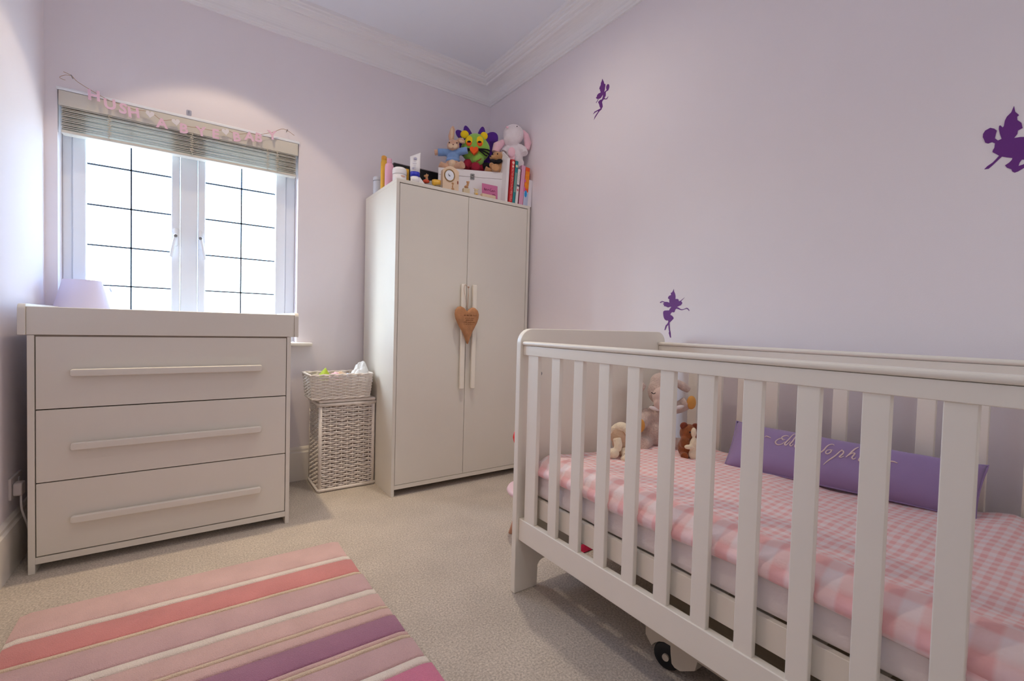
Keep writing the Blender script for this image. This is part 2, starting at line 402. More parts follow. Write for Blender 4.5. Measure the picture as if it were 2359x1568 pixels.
# outlines measured on the wall (y, z) and pillow script strokes (u, v)
FAIRY_A = [(1.9157,2.4230),(1.9030,2.4006),(1.8997,2.3882),(1.8912,2.3838),(1.8895,2.3771),(1.8940,2.3529),(1.8977,2.3423),(1.8921,2.3421),(1.8790,2.3449),(1.8832,2.3585),(1.8823,2.3681),(1.8757,2.3744),(1.8675,2.3740),(1.8604,2.3662),(1.8585,2.3545),(1.8634,2.3426),(1.8700,2.3373),(1.8769,2.3391),(1.8850,2.3363),(1.8847,2.3172),(1.8881,2.3125),(1.8948,2.3081),(1.8847,2.2992),(1.8778,2.2986),(1.8711,2.3020),(1.8645,2.3053),(1.8683,2.2989),(1.8749,2.2934),(1.8846,2.2956),(1.8972,2.3010),(1.9027,2.3001),(1.9095,2.2946),(1.9121,2.2906),(1.9071,2.2736),(1.9058,2.2610),(1.9120,2.2573),(1.9145,2.2501),(1.9285,2.2471),(1.9409,2.2394),(1.9590,2.2254),(1.9729,2.2129),(1.9663,2.2280),(1.9579,2.2353),(1.9399,2.2482),(1.9415,2.2518),(1.9616,2.2520),(1.9817,2.2469),(1.9691,2.2578),(1.9446,2.2581),(1.9332,2.2590),(1.9219,2.2589),(1.9296,2.2719),(1.9344,2.2859),(1.9428,2.3012),(1.9395,2.3051),(1.9269,2.3084),(1.9128,2.3070),(1.9089,2.3146),(1.9054,2.3293),(1.9096,2.3289),(1.9203,2.3190),(1.9330,2.3178),(1.9402,2.3195),(1.9456,2.3125),(1.9580,2.3029),(1.9596,2.3066),(1.9513,2.3126),(1.9431,2.3207),(1.9547,2.3241),(1.9563,2.3288),(1.9623,2.3332),(1.9539,2.3391),(1.9528,2.3458),(1.9415,2.3506),(1.9259,2.3495),(1.9247,2.3551),(1.9306,2.3594),(1.9295,2.3671),(1.9368,2.3731),(1.9345,2.3833),(1.9264,2.3921),(1.9255,2.4039),(1.9188,2.4112)]
FAIRY_B = [(1.3903,1.2034),(1.3886,1.1923),(1.3823,1.1810),(1.3790,1.1689),(1.3789,1.1549),(1.3742,1.1544),(1.3685,1.1550),(1.3614,1.1514),(1.3600,1.1444),(1.3509,1.1449),(1.3290,1.1601),(1.3474,1.1430),(1.3403,1.1359),(1.3423,1.1300),(1.3488,1.1233),(1.3533,1.1224),(1.3691,1.1158),(1.3610,1.1137),(1.3492,1.1065),(1.3401,1.1044),(1.3289,1.1062),(1.3158,1.1114),(1.3090,1.1088),(1.3010,1.1008),(1.3030,1.0960),(1.3054,1.1009),(1.3133,1.1059),(1.3156,1.1079),(1.3288,1.1032),(1.3410,1.1005),(1.3513,1.1022),(1.3676,1.1078),(1.3745,1.1069),(1.3789,1.1010),(1.3809,1.0940),(1.3843,1.0907),(1.3925,1.0916),(1.3983,1.0902),(1.4028,1.0842),(1.4050,1.0792),(1.3941,1.0741),(1.3868,1.0670),(1.3853,1.0610),(1.3909,1.0550),(1.4069,1.0408),(1.4064,1.0287),(1.4029,1.0044),(1.3989,0.9924),(1.3976,0.9783),(1.3956,0.9703),(1.3990,0.9672),(1.4027,0.9721),(1.4095,0.9911),(1.4073,0.9963),(1.4117,1.0144),(1.4131,1.0306),(1.4228,1.0224),(1.4282,1.0080),(1.4329,1.0028),(1.4347,1.0058),(1.4311,1.0182),(1.4290,1.0263),(1.4186,1.0366),(1.4142,1.0448),(1.4157,1.0519),(1.4241,1.0508),(1.4339,1.0549),(1.4403,1.0630),(1.4439,1.0733),(1.4462,1.0876),(1.4454,1.0958),(1.4382,1.0998),(1.4238,1.1006),(1.4118,1.1005),(1.4086,1.1075),(1.3995,1.1174),(1.4078,1.1176),(1.4184,1.1148),(1.4269,1.1180),(1.4331,1.1201),(1.4441,1.1224),(1.4418,1.1265),(1.4494,1.1328),(1.4411,1.1387),(1.4560,1.1432),(1.4607,1.1382),(1.4694,1.1395),(1.4622,1.1444),(1.4549,1.1473),(1.4377,1.1427),(1.4256,1.1423),(1.4110,1.1379),(1.4139,1.1481),(1.4116,1.1520),(1.4216,1.1605),(1.4183,1.1674),(1.4149,1.1713),(1.4043,1.1749),(1.4060,1.1851),(1.3990,1.1878),(1.3945,1.1936)]
FAIRY_C = [(0.2852,1.6638),(0.2823,1.6465),(0.2744,1.6344),(0.2780,1.6310),(0.2771,1.6215),(0.2687,1.6109),(0.2660,1.5954),(0.2748,1.5914),(0.2755,1.5823),(0.2815,1.5726),(0.2687,1.5717),(0.2570,1.5679),(0.2473,1.5580),(0.2415,1.5395),(0.2496,1.5374),(0.2513,1.5273),(0.2550,1.5161),(0.2598,1.5060),(0.2640,1.5072),(0.2680,1.4998),(0.2697,1.4910),(0.2603,1.4931),(0.2501,1.4995),(0.2351,1.5074),(0.2339,1.5041),(0.2477,1.4897),(0.2599,1.4822),(0.2702,1.4757),(0.2765,1.4742),(0.2810,1.4784),(0.2834,1.4853),(0.2924,1.4924),(0.2965,1.4998),(0.2885,1.5054),(0.2834,1.5118),(0.2825,1.5170),(0.2936,1.5217),(0.3036,1.5269),(0.3100,1.5200),(0.3218,1.5066),(0.3295,1.4990),(0.3387,1.4998),(0.3321,1.5077),(0.3222,1.5146),(0.3157,1.5224),(0.3094,1.5309),(0.3164,1.5385),(0.3234,1.5453),(0.3230,1.5500),(0.3199,1.5570),(0.3193,1.5695),(0.3257,1.5747),(0.3291,1.5741),(0.3336,1.5731),(0.3395,1.5774),(0.3422,1.5862),(0.3454,1.5953),(0.3452,1.6049),(0.3410,1.6132),(0.3308,1.6178),(0.3227,1.6127),(0.3168,1.6052),(0.3186,1.5947),(0.3199,1.5840),(0.3134,1.5756),(0.3063,1.5781),(0.3108,1.5953),(0.3130,1.6087),(0.3128,1.6165),(0.3106,1.6182),(0.3053,1.6101),(0.3032,1.6133),(0.3017,1.6284),(0.2982,1.6382),(0.2899,1.6477)]
SCRIPT_STROKES = [[(0.186,0.635),(0.193,0.656),(0.202,0.654),(0.217,0.640)],
[(0.299,0.743),(0.287,0.754),(0.275,0.728),(0.268,0.681),(0.275,0.643),(0.285,0.661)],
[(0.278,0.665),(0.264,0.665),(0.251,0.625),(0.243,0.573),(0.249,0.531),(0.263,0.527),(0.278,0.565),(0.285,0.615)],
[(0.324,0.847),(0.315,0.801),(0.303,0.688),(0.288,0.579),(0.292,0.541),(0.300,0.576),(0.309,0.642)],
[(0.343,0.834),(0.331,0.780),(0.320,0.653),(0.311,0.578),(0.317,0.548),(0.326,0.600)],
[(0.354,0.641),(0.339,0.627),(0.334,0.564),(0.342,0.528),(0.355,0.569),(0.359,0.631),(0.355,0.555),(0.365,0.550)],
[(0.498,0.727),(0.490,0.744),(0.478,0.717),(0.468,0.662),(0.461,0.599),(0.450,0.543),(0.437,0.528),(0.427,0.553),(0.429,0.611),(0.441,0.651)],
[(0.486,0.616),(0.474,0.597),(0.469,0.550),(0.475,0.525),(0.485,0.551),(0.491,0.602),(0.484,0.615),(0.497,0.620)],
[(0.532,0.668),(0.517,0.568),(0.506,0.501),(0.486,0.397),(0.470,0.293)],
[(0.511,0.541),(0.525,0.625),(0.536,0.644),(0.538,0.596),(0.526,0.521),(0.533,0.517),(0.543,0.552)],
[(0.591,0.794),(0.578,0.726),(0.564,0.621),(0.550,0.534)],
[(0.558,0.574),(0.572,0.636),(0.582,0.639),(0.574,0.555),(0.580,0.530),(0.589,0.562)],
[(0.608,0.629),(0.600,0.538),(0.605,0.523),(0.613,0.566)],
[(0.623,0.589),(0.635,0.615),(0.631,0.652),(0.621,0.622),(0.620,0.545),(0.629,0.526),(0.643,0.568)],
[(0.705,0.586),(0.714,0.611),(0.726,0.612),(0.738,0.597)]]

# ================================================================== SETTING
W = 0.12
WX0, WX1, WZ0, WZ1 = -0.532, 0.540, 0.868, 2.088
REV = 0.30
floor = sbox('floor', M_CARPET, XL-W, XR+W, YB-W, YF+REV, -0.06, 0.0)
sbox('ceiling', M_CEIL, XL-W, XR+W, YB-W, YF+REV, ZC, ZC+0.08)
sbox('wall_left', M_WALL, XL-W, XL, YB-W, YF+REV, 0, ZC)
sbox('wall_right', M_WALL, XR, XR+W, YB-W, YF+REV, 0, ZC)
sbox('wall_back', M_WALL, XL, XR, YB-W, YB, 0, ZC)
mb = MB()
mb.box(XL, WX0, YF, YF+REV, 0, ZC); mb.box(WX1, XR, YF, YF+REV, 0, ZC)
mb.box(WX0, WX1, YF, YF+REV, 0, WZ0-0.02); mb.box(WX0, WX1, YF, YF+REV, WZ1, ZC)
struct('wall_front', mb.mesh(), M_WALL)
# cornice: one moulded profile swept along each wall
PROF = [(0.000, 2.705), (0.012, 2.705), (0.014, 2.716), (0.021, 2.720), (0.023, 2.728)]
for i in range(9):
    a = i/8*PI/2
    PROF.append((0.026+0.080*(1-math.cos(a)), 2.732+0.062*math.sin(a)))
PROF += [(0.112, 2.797), (0.114, 2.806), (0.128, 2.809), (0.137, 2.815), (0.141, 2.824), (0.150, 2.828), (0.152, 2.839), (0.166, 2.842), (0.168, 2.862), (0.0, 2.862)]
def cornice(name, side):
    n = len(PROF); vs = []
    for (p, z) in PROF:
        if side == 'front': a, b = (XL+p, YF-p, z), (XR-p, YF-p, z)
        if side == 'back': a, b = (XL+p, YB+p, z), (XR-p, YB+p, z)
        if side == 'right': a, b = (XR-p, YB+p, z), (XR-p, YF-p, z)
        if side == 'left': a, b = (XL+p, YB+p, z), (XL+p, YF-p, z)
        vs += [a, b]
    fs = [(2*i, 2*i+1, 2*((i+1) % n)+1, 2*((i+1) % n)) for i in range(n)]
    o = struct(name, MB().add(vs, fs).mesh(), M_PLASTER)
for i, sd in enumerate(('front', 'right', 'left', 'back')): cornice('trim_%d' % (i+1), sd)
# skirting
SK = [(0, 0), (0.018, 0), (0.018, 0.175), (0.012, 0.185), (0.012, 0.198), (0.006, 0.208), (0, 0.212)]
struct('baseboard_front', MB().ngon([(YF-p, z) for p, z in SK], 'x', XL, XR).mesh(), M_TRIM)
struct('baseboard_right', MB().ngon([(XR-p, z) for p, z in SK], 'y', YB, YF-0.018).mesh(), M_TRIM)
struct('baseboard_left', MB().ngon([(XL+p, z) for p, z in SK], 'y', YB, YF-0.018).mesh(), M_TRIM)
struct('baseboard_back', MB().ngon([(YB+p, z) for p, z in SK], 'x', XL+0.018, XR-0.018).mesh(), M_TRIM)

# window: outer frame, two sashes, mullion, leaded glass, sill
FY0, FY1 = 3.215, 3.275
mb = MB()
mb.box(WX0, -0.494, FY0, FY1, WZ0, WZ1); mb.box(0.486, WX1, FY0, FY1, WZ0, WZ1)
mb.box(-0.494, 0.486, FY0, FY1, WZ0, WZ0+0.045); mb.box(-0.494, 0.486, FY0, FY1, WZ1-0.045, WZ1)
mb.box(-0.050, 0.030, FY0-0.006, FY1, WZ0, WZ1)
win = struct('window_1', mb.mesh(), M_UPVC, bevel=0.006)
def sash(x0, x1, g0, g1):
    mb = MB(); y0, y1 = FY0-0.012, FY1-0.01
    zt, zb = WZ1-0.04, WZ0+0.04; gt, gb = WZ1-0.10, WZ0+0.10
    mb.box(x0, g0, y0, y1, zb, zt); mb.box(g1, x1, y0, y1, zb, zt); mb.box(g0, g1, y0, y1, zb, gb); mb.box(g0, g1, y0, y1, gt, zt)
    s = obj('sash', mb.mesh(), M_UPVC, win, bevel=0.007)
    obj('glass_pane', MB().box(g0-0.004, g1+0.004, 3.241, 3.245, gb-0.004, gt+0.004).mesh(), M_GLASS, s)
    cx = (g0+g1)/2
    mb = MB()
    mb.box(cx-0.0036, cx+0.0036, 3.238, 3.248, gb, gt)
    for z in (1.157+0.006, 1.362+0.008, 1.570+0.008, 1.776+0.01): mb.box(g0, g1, 3.238, 3.248, z-0.0038, z+0.0038)
    obj('lead_strip', mb.mesh(), M_LEAD, s, label='dark lead strips')
sash(-0.493, -0.052, -0.441, -0.091)
sash(0.031, 0.485, 0.067, 0.428)
for sx, hx in ((-1, -0.070), (1, 0.043)):
    mb = MB(); y = FY0-0.012
    mb.ngon(rounded_rect(hx-0.011, hx+0.011, 1.40, 1.50, 0.010), 'y', y-0.012, y)
    mb.tube(catmull([(hx, y-0.012, 1.452), (hx, y-0.040, 1.452), (hx+sx*0.004, y-0.046, 1.435), (hx+sx*0.014, y-0.044, 1.38), (hx+sx*0.020, y-0.040, 1.335)], 5), [0.011]*8+[0.008]*13, 10)
    h = obj('handle', mb.mesh(), M_UPVC, win, bevel=0.0)
    for p in h.data.polygons: p.use_smooth = True
    obj('lock_button', MB().lathe([(0.0085, 0), (0.0085, 0.006), (0.006, 0.008)], n=16).mesh(), M_STEEL, h, loc=(hx, y-0.050, 1.450), rot=(PI/2, 0, 0), label='dark steel lock button')
# reveal lining and sill
sbox('trim_5', M_UPVC, WX0, WX1, YF-0.004, FY0, WZ1, WZ1+0.004)
sbox('trim_6', M_TRIM, WX0-0.02, WX1+0.085, YF-0.055, FY0+0.01, WZ0-0.022, WZ0, bevel=0.007)
struct('trim_7', MB().box(WX0-0.004, WX1+0.004, YF-0.012, YF+0.002, WZ1-0.004, WZ1+0.011).mesh(), M_UPVC, bevel=0.003)

# ceiling fixtures; first makes the warm pool by the window, others are unseen fill
for i, (x, y, pw, ang, pw2, ang2) in enumerate(DOWNLIGHTS):
    d = thing('ceiling_downlight', ['recessed round downlight in the ceiling near the window', 'added round fill downlight in the ceiling above the near end of the rug', 'added round fill downlight in the ceiling above the white cot'][i], 'ceiling light', (x, y, ZC))
    obj('trim_ring', MB().lathe([(0.034, -0.001), (0.044, -0.004), (0.046, 0.0), (0.034, 0.012)], n=24, caps=False).mesh(), M_WHITEPL, d, smooth=True)
    obj('lamp_face', MB().lathe([(0.0, -0.0012), (0.033, -0.0012)], n=20, caps=False).mesh(), mat('downlight_glow', rgb(255, 240, 214), 0.5, emit=((1.0, 0.86, 0.66), 12.0)), d)
    for nm_, p_, a_, b_ in (('downlight_beam', pw, ang, 1.0), ('downlight_spill', pw2, ang2, 0.12 if i == 0 else 1.0)):
        l = bpy.data.lights.new(nm_, 'SPOT'); l.energy = p_; l.color = (1.0, 0.80, 0.54) if i == 0 else WARM; l.spot_size = math.radians(a_); l.spot_blend = b_; l.shadow_soft_size = 0.03
        lo = bpy.data.objects.new(nm_, l); COL.objects.link(lo); lo.parent = d; lo.location = (0, 0, -0.02)

# ================================================================== VENETIAN BLIND
bl = thing('venetian_blind', 'cream venetian blind gathered up at the top of the window', 'blind', (0, 3.13, WZ1))
box('valance', M_BLIND, -0.527, 0.535, -0.022, -0.010, -0.077, -0.006, bl, bevel=0.002)
box('head_rail', M_BLIND, -0.522, 0.530, -0.010, 0.045, -0.048, -0.006, bl)
zt = -0.082
n_sl = 13
for i in range(n_sl):
    z = zt-0.0085*i; jig = 0.004*math.sin(i*2.3)
    me = MB().ngon([(-0.018+jig, z), (0.0+jig, z+0.0025), (0.028+jig, z+0.0005), (0.028+jig, z+0.003), (0.0+jig, z+0.005), (-0.018+jig, z+0.0026)], 'x', -0.517, 0.525).mesh()
    obj('slat', me, M_BLIND, bl)
box('bottom_rail', M_BLIND, -0.518, 0.526, -0.020, 0.030, zt-0.0085*n_sl-0.014, zt-0.0085*n_sl+0.001, bl, bevel=0.003)
for cx in (-0.34, 0.0, 0.37, 0.42):
    mb = MB()
    for yy in (-0.026, -0.021):
        pts = [(cx+0.004*math.sin(k*1.9+cx*9), yy-0.002*(k % 2), -0.075-k*0.0105) for k in range(13)]
        mb.tube(pts, 0.0012, 5)
    for k in range(10): mb.box(cx-0.008, cx+0.008, -0.027, -0.0245, zt-0.0115*k-0.002, zt-0.0115*k+0.0012)
    obj('ladder_cord', mb.mesh(), M_CORD, bl)

# ================================================================== GARLAND
GAR = [('H',-0.396,2.081),('U',-0.336,2.056),('S',-0.286,2.049),('H',-0.244,2.041),('h',-0.178,2.051),('A',-0.129,2.018),('h',-0.072,2.040),('B',-0.036,2.015),('Y',0.043,2.020),('E',0.108,2.024),('h',0.153,2.048),('B',0.209,2.033),('A',0.272,2.052),('B',0.318,2.057),('Y',0.390,2.089)]
g = thing('letter_garland', 'pale pink felt letter garland reading HUSH A BYE BABY across the blind', 'garland', (0, 3.085, 2.1))
LM = {}
for ch, x, z in GAR:
    if ch == 'h':
        k = obj('heart', MB().prism(heart_poly(0.036, 0.036), 'y', -0.0015, 0.0015).mesh(), M_HEARTW, g, loc=(x, 0, z-2.1+0.018), rot=(0, random.uniform(-.2, .2), 0), label='white felt heart')
    else:
        if ch not in LM: LM[ch] = text_mesh(ch, 0.068, 0.003, 0.0022)
        o = obj('letter', LM[ch], M_PINKCARD, g, loc=(x, 0, z-2.1), rot=(PI/2, random.uniform(-.14, .14), 0))
sp = [(-0.505, 0.0, 0.062), (-0.477, 0, 0.053), (-0.454, 0, 0.030)] + [(x, 0.002, z-2.1+(0.020 if ch != 'h' else 0.014)) for ch, x, z in GAR] + [(0.450, 0, 0.043), (0.509, 0, 0.020)]
obj('cord', MB().tube(catmull(sp, 5), 0.0013, 5).mesh(), M_STRING, g)
obj('cord_tail', MB().tube(catmull([(-0.477, 0, 0.053), (-0.50, 0.004, 0.050), (-0.52, 0.01, 0.035), (-0.50, 0.01, 0.028)], 5), 0.001, 5).mesh(), M_STRING, g)
for x, z in ((-0.477, 0.053), (0.470, 0.042)): obj('drawing_pin', MB().tube([(x, -0.004, z), (x, 0.034, z)], [0.003, 0.0018], 8).mesh(), M_STEEL, g)
hk = obj('adhesive_hook', MB().ngon(rounded_rect(-0.012, 0.012, -0.014, 0.016, 0.006), 'y', -0.004, 0.0).tube(catmull([(0, -0.004, 0.006), (0, -0.012, -0.004), (0, -0.018, 0.0), (0, -0.018, 0.006)], 4), 0.003, 8).mesh(), M_CLEAR, loc=(-0.013, YF, 2.118), smooth=False)
tag(hk, 'small clear adhesive hook on the wall above the middle of the window', 'hook')

# ================================================================== LAMP ON THE SILL
lp = thing('table_lamp', 'small lamp with pale pink tapered shade on the window sill', 'lamp', (-0.437, 3.075, WZ0))
obj('base', MB().lathe([(0.045, 0), (0.045, 0.008), (0.012, 0.02), (0.018, 0.05), (0.024, 0.08), (0.012, 0.12), (0.008, 0.17)], n=20).mesh(), M_WHITEPL, lp, smooth=True)
o = obj('lamp_shade', MB().lathe([(0.108, 0.155), (0.072, 0.305), (0.070, 0.305), (0.106, 0.155)], n=36, caps=False).mesh(), M_SHADE, lp, smooth=True)
e = o.modifiers.new('edge', 'EDGE_SPLIT')
obj('shade_ring', MB().tube([(0.07*math.cos(a*PI/8), 0.07*math.sin(a*PI/8), 0.302) for a in range(16)], 0.0015, 5, closed=True).box(-0.07, 0.07, -0.001, 0.001, 0.299, 0.301).mesh(), M_STEEL, lp)
ln = obj('hanging_toggle', MB().tube([(0, 0, 0), (0.003, 0, -0.012), (0.008, 0, -0.026)], [0.0012, 0.003, 0.004], 6).mesh(), M_BLUEPLASTIC, loc=(-0.347, 3.17, 1.152))
ln.data.name = 'toggle'
tag(ln, 'tiny pale pull toggle hanging in front of the left window pane beside the lamp', 'pull toggle')
obj('pull_string', MB().tube([(0, 0, 0), (-0.001, -0.01, 0.72)], 0.0006, 4).mesh(), M_CORD, ln)

# ================================================================== CHEST OF DRAWERS
ch = thing('chest_of_drawers', 'cream three drawer chest with raised changing top under the window', 'chest of drawers', (-0.06, 2.47, 0))
def cb(name, m, x0, x1, y0, y1, z0, z1, p=ch, **k): return box(name, m, x0+0.06, x1+0.06, y0-2.47, y1-2.47, z0, z1, p, **k)
cb('side_panel', M_CREAM, -0.507, -0.487, 2.470, 2.990, 0, 0.921, bevel=0.0015)
cb('side_panel', M_CREAM, 0.386, 0.404, 2.470, 2.990, 0, 0.921, bevel=0.0015)
cb('back_panel', M_CREAM_EDGE, -0.487, 0.386, 2.975, 2.990, 0.04, 0.92)
cb('plinth_rail', M_CREAM, -0.487, 0.386, 2.471, 2.980, 0.036, 0.061, bevel=0.001)
cb('top_panel', M_CREAM_EDGE, -0.487, 0.386, 2.485, 2.980, 0.905, 0.9205)
cb('gap_shade_block', M_GAP, -0.4865, 0.3855, 2.492, 2.970, 0.062, 0.904)
for z0, z1, hz in ((0.636, 0.9155, 0.775), (0.352, 0.6315, 0.485), (0.0655, 0.3475, 0.195)):
    d = cb('drawer', M_CREAM, -0.484, 0.3835, 2.4725, 2.490, z0, z1, bevel=0.0012)
    poly = rounded_rect(-0.385+0.06, 0.278+0.06, hz-0.0145, hz+0.0145, 0.009, 4)
    obj('handle', MB().ngon(poly, 'y', -0.026, -0.006).box(-0.30, -0.28, -0.008, 0.004, hz-0.008, hz+0.008).box(0.30, 0.32, -0.008, 0.004, hz-0.008, hz+0.008).mesh(), M_CREAM, d, bevel=0.004)
# changer tray: side boards with rounded upper corners stand proud of the front board
for x0, x1 in ((-0.531, -0.509), (0.418, 0.436)):
    obj('tray_side', MB().ngon(rounded_rect(2.462-2.47, 3.045-2.47, 0.922, 1.040, 0.022, 6, (0, 0, 1, 1)), 'x', x0+0.06, x1+0.06).mesh(), M_CREAM, ch, bevel=0.002)
cb('tray_front', M_CREAM, -0.509, 0.418, 2.468, 2.486, 0.922, 1.030, bevel=0.003)
cb('tray_back', M_CREAM, -0.509, 0.418, 3.020, 3.038, 0.922, 1.000, bevel=0.003)
cb('tray_floor', M_CREAM, -0.509, 0.418, 2.486, 3.020, 0.922, 0.934)

# wall socket with plug low on the left wall
so = thing('wall_socket', 'white double wall socket with a plug beside the chest of drawers', 'socket', (XL, 2.63, 0.315))
obj('face_plate', MB().ngon(rounded_rect(-0.073, 0.073, -0.043, 0.043, 0.006), 'x', 0, 0.009).mesh(), M_SOCKET, so, bevel=0.002)
obj('plug', MB().ngon(rounded_rect(-0.060, -0.012, -0.032, 0.020, 0.010), 'x', 0.0095, 0.036).mesh(), M_SOCKET, so, bevel=0.004)
obj('switch', MB().box(0.0095, 0.013, 0.012, 0.022, 0.010, 0.028).mesh(), M_WHITEPL, so)
obj('flex', MB().tube(catmull([(0.028, -0.036, -0.03), (0.03, -0.036, -0.09), (0.036, 0.0, -0.16), (0.028, 0.08, -0.235), (0.022, 0.14, -0.306)], 6), 0.0035, 6).mesh(), M_WHITEPL, so)

# ================================================================== WARDROBE
WY = 2.538; WT = 1.822
wa = thing('wardrobe', 'tall cream double wardrobe in the far corner with toys and books on top', 'wardrobe', (1.421, WY, 0))
def wb(name, m, x0, x1, y0, y1, z0, z1, p=wa, **k): return box(name, m, x0-1.421, x1-1.421, y0-WY, y1-WY, z0, z1, p, **k)
wb('side_panel', M_CREAM, 0.949, 0.968, WY, 3.095, 0, WT-0.019, bevel=0.001)
wb('side_panel', M_CREAM, 1.872, 1.892, WY, 3.095, 0, WT-0.019, bevel=0.001)
wb('top_panel', M_CREAM, 0.949, 1.892, WY, 3.095, WT-0.019, WT, bevel=0.001)
wb('plinth_rail', M_CREAM, 0.968, 1.872, WY, WY+0.02, 0.040, 0.064, bevel=0.001)
wb('base_panel', M_CREAM_EDGE, 0.968, 1.872, WY+0.02, 3.08, 0.045, 0.064)
wb('back_panel', M_CREAM_EDGE, 0.968, 1.872, 3.080, 3.092, 0.05, WT-0.02)
wb('gap_shade_block', M_GAP, 0.969, 1.871, WY+0.024, 3.078, 0.065, WT-0.021)
for x0, x1, hx in ((0.9705, 1.4145, 1.383), (1.4175, 1.8695, 1.462)):
    d = wb('door', M_CREAM, x0, x1, WY+0.001, WY+0.020, 0.0665, WT-0.0235, bevel=0.0012)
    poly = rounded_rect(hx-0.014-1.421, hx+0.014-1.421, 0.606, 1.256, 0.006, 4)
    obj('handle', MB().ngon(poly, 'y', -0.026, -0.008).box(hx-1.425, hx-1.417, -0.010, 0.003, 0.70, 0.72).box(hx-1.425, hx-1.417, -0.010, 0.003, 1.14, 1.16).mesh(), M_CRIB, d, bevel=0.004)
# wooden heart
ht = thing('wooden_heart', 'carved brown wooden heart hanging on string from the wardrobe handles', 'heart ornament', (1.397, WY-0.045, 1.1))
def heart3d(w, h, t):
    # long tapering heart: outline lofted to a rounded edge
    out = [(0.0, -0.012), (0.012, 0.002), (0.034, 0.014), (0.055, 0.011), (0.074, -0.004), (0.083, -0.028), (0.081, -0.052), (0.071, -0.080), (0.055, -0.110), (0.038, -0.140), (0.024, -0.172), (0.014, -0.200), (0.009, -0.214),
           (0.002, -0.212), (-0.010, -0.180), (-0.024, -0.150), (-0.044, -0.122), (-0.063, -0.092), (-0.080, -0.058), (-0.086, -0.030), (-0.083, -0.006), (-0.068, 0.012), (-0.048, 0.018), (-0.026, 0.010), (-0.010, -0.006)]
    n = len(out); cx, cz = 0.0, -0.06; vs = []; rings = [(1.0, 0.0), (0.97, 0.4), (0.88, 0.75), (0.68, 0.95), (0.35, 1.0)]
    mb = MB()
    for sgn in (1, -1):
        vs = []
        for s, d in rings:
            for (x, z) in out:
                vs.append((cx+(x-cx)*s, -sgn*t*d, cz+(z-cz)*s))
        vs.append((cx, -sgn*t, cz))
        fs = [(i*n+k, i*n+(k+1) % n, (i+1)*n+(k+1) % n, (i+1)*n+k) for i in range(len(rings)-1) for k in range(n)]
        fs += [((len(rings)-1)*n+k, (len(rings)-1)*n+(k+1) % n, len(vs)-1) for k in range(n)]
        mb.add(vs, fs)
    me = mb.mesh(); bm = bmesh.new(); bm.from_mesh(me); bmesh.ops.remove_doubles(bm, verts=bm.verts, dist=1e-5); bmesh.ops.recalc_face_normals(bm, faces=bm.faces); bm.to_mesh(me); bm.free()
    return me
obj('body', heart3d(1, 1, 0.017), M_HEART, ht, smooth=True)
mb = MB()
random.seed(11)
for row, (z, x0, x1, th) in enumerate(((-0.036, -0.030, 0.052, 0.0046), (-0.054, -0.022, 0.036, 0.0028), (-0.066, -0.018, 0.032, 0.0028), (-0.079, -0.034, 0.044, 0.0028), (-0.091, -0.032, 0.042, 0.0028))):
    x = x0
    while x < x1:
        w = random.uniform(0.003, 0.006)
        pts = [(x, -0.0185, z-th), (x+w*0.3, -0.0185, z+th*random.uniform(0.2, 1)), (x+w*0.6, -0.0185, z-th*random.uniform(0, 1)), (x+w, -0.0185, z+th*random.uniform(-0.3, 1))]
        mb.tube(pts, 0.0007, 4); x += w+(0.0016 if random.random() < 0.75 else 0.006)
obj('engraved_lettering', mb.mesh(), M_HEARTD, ht, label='rows of small burnt lettering')
obj('eyelet', MB().tube([(0.005*math.cos(a*PI/5), 0, 0.002+0.006*math.sin(a*PI/5)) for a in range(10)], 0.0012, 6, closed=True).mesh(), M_STEEL, ht)
obj('hanging_string', MB().tube(catmull([(0, 0, 0.005), (-0.010, 0.004, 0.06), (-0.018, 0.012, 0.12), (-0.014, 0.010, 0.152)], 5), 0.0011, 5)
    .tube(catmull([(0.001, 0, 0.005), (0.004, 0.004, 0.06), (0.010, 0.012, 0.13), (-0.014, 0.010, 0.152)], 5), 0.0011, 5)
    .tube(catmull([(0.002, 0, 0.005), (0.010, 0.008, 0.07), (0.014, 0.016, 0.134)], 5), 0.0011, 5).ell((0.014, 0.014, 0.138), 0.005).mesh(), M_STRING, ht)

# ================================================================== LAUNDRY HAMPER AND BASKET
def weave(x0, x1, y0, y1, z0, z1, rows, nx, ny, r, skip=(), amp=0.004, taper=0.0, sides='fblr'):
    """horizontal willow strands running over and under the stakes, all round"""
    mb = MB(); h = (z1-z0)/rows
    for k in range(rows):
        z = z0+h*(k+0.5); ex = taper*(1-(k+0.5)/rows)
        X0, X1, Y0, Y1 = x0+ex, x1-ex, y0+ex, y1-ex
        pts = []
        def run(ax, ay, bx, by, n, ox, oy):
            m = n*3
            for i in range(m):
                t = i/m; w = amp*math.cos(PI*n*t+(PI if k % 2 else 0)); zz = z+h*0.10*math.sin(t*5+k*2.9)
                pts.append((ax+(bx-ax)*t+ox*w, ay+(by-ay)*t+oy*w, zz))
        run(X0, Y0, X1, Y0, nx, 0, -1); run(X1, Y0, X1, Y1, ny, 1, 0); run(X1, Y1, X0, Y1, nx, 0, 1); run(X0, Y1, X0, Y0, ny, -1, 0)
        mb.tube(pts, r*random.uniform(0.9, 1.08), 5, closed=True)
    return mb
hm = thing('laundry_hamper', 'tall white woven wicker laundry hamper beside the wardrobe', 'laundry basket', (0.78, 2.93, 0))
HX0, HX1, HY0, HY1, HZ = 0.616-0.78, 0.940-0.78, 2.818-2.93, 3.085-2.93, 0.530
o = obj('woven_wall', weave(HX0+0.006, HX1-0.006, HY0+0.006, HY1-0.006, 0.020, HZ-0.018, 38, 10, 8, 0.0056, amp=0.0055).mesh(), M_WICKER, hm, kind='stuff')
for p in o.data.polygons: p.use_smooth = True
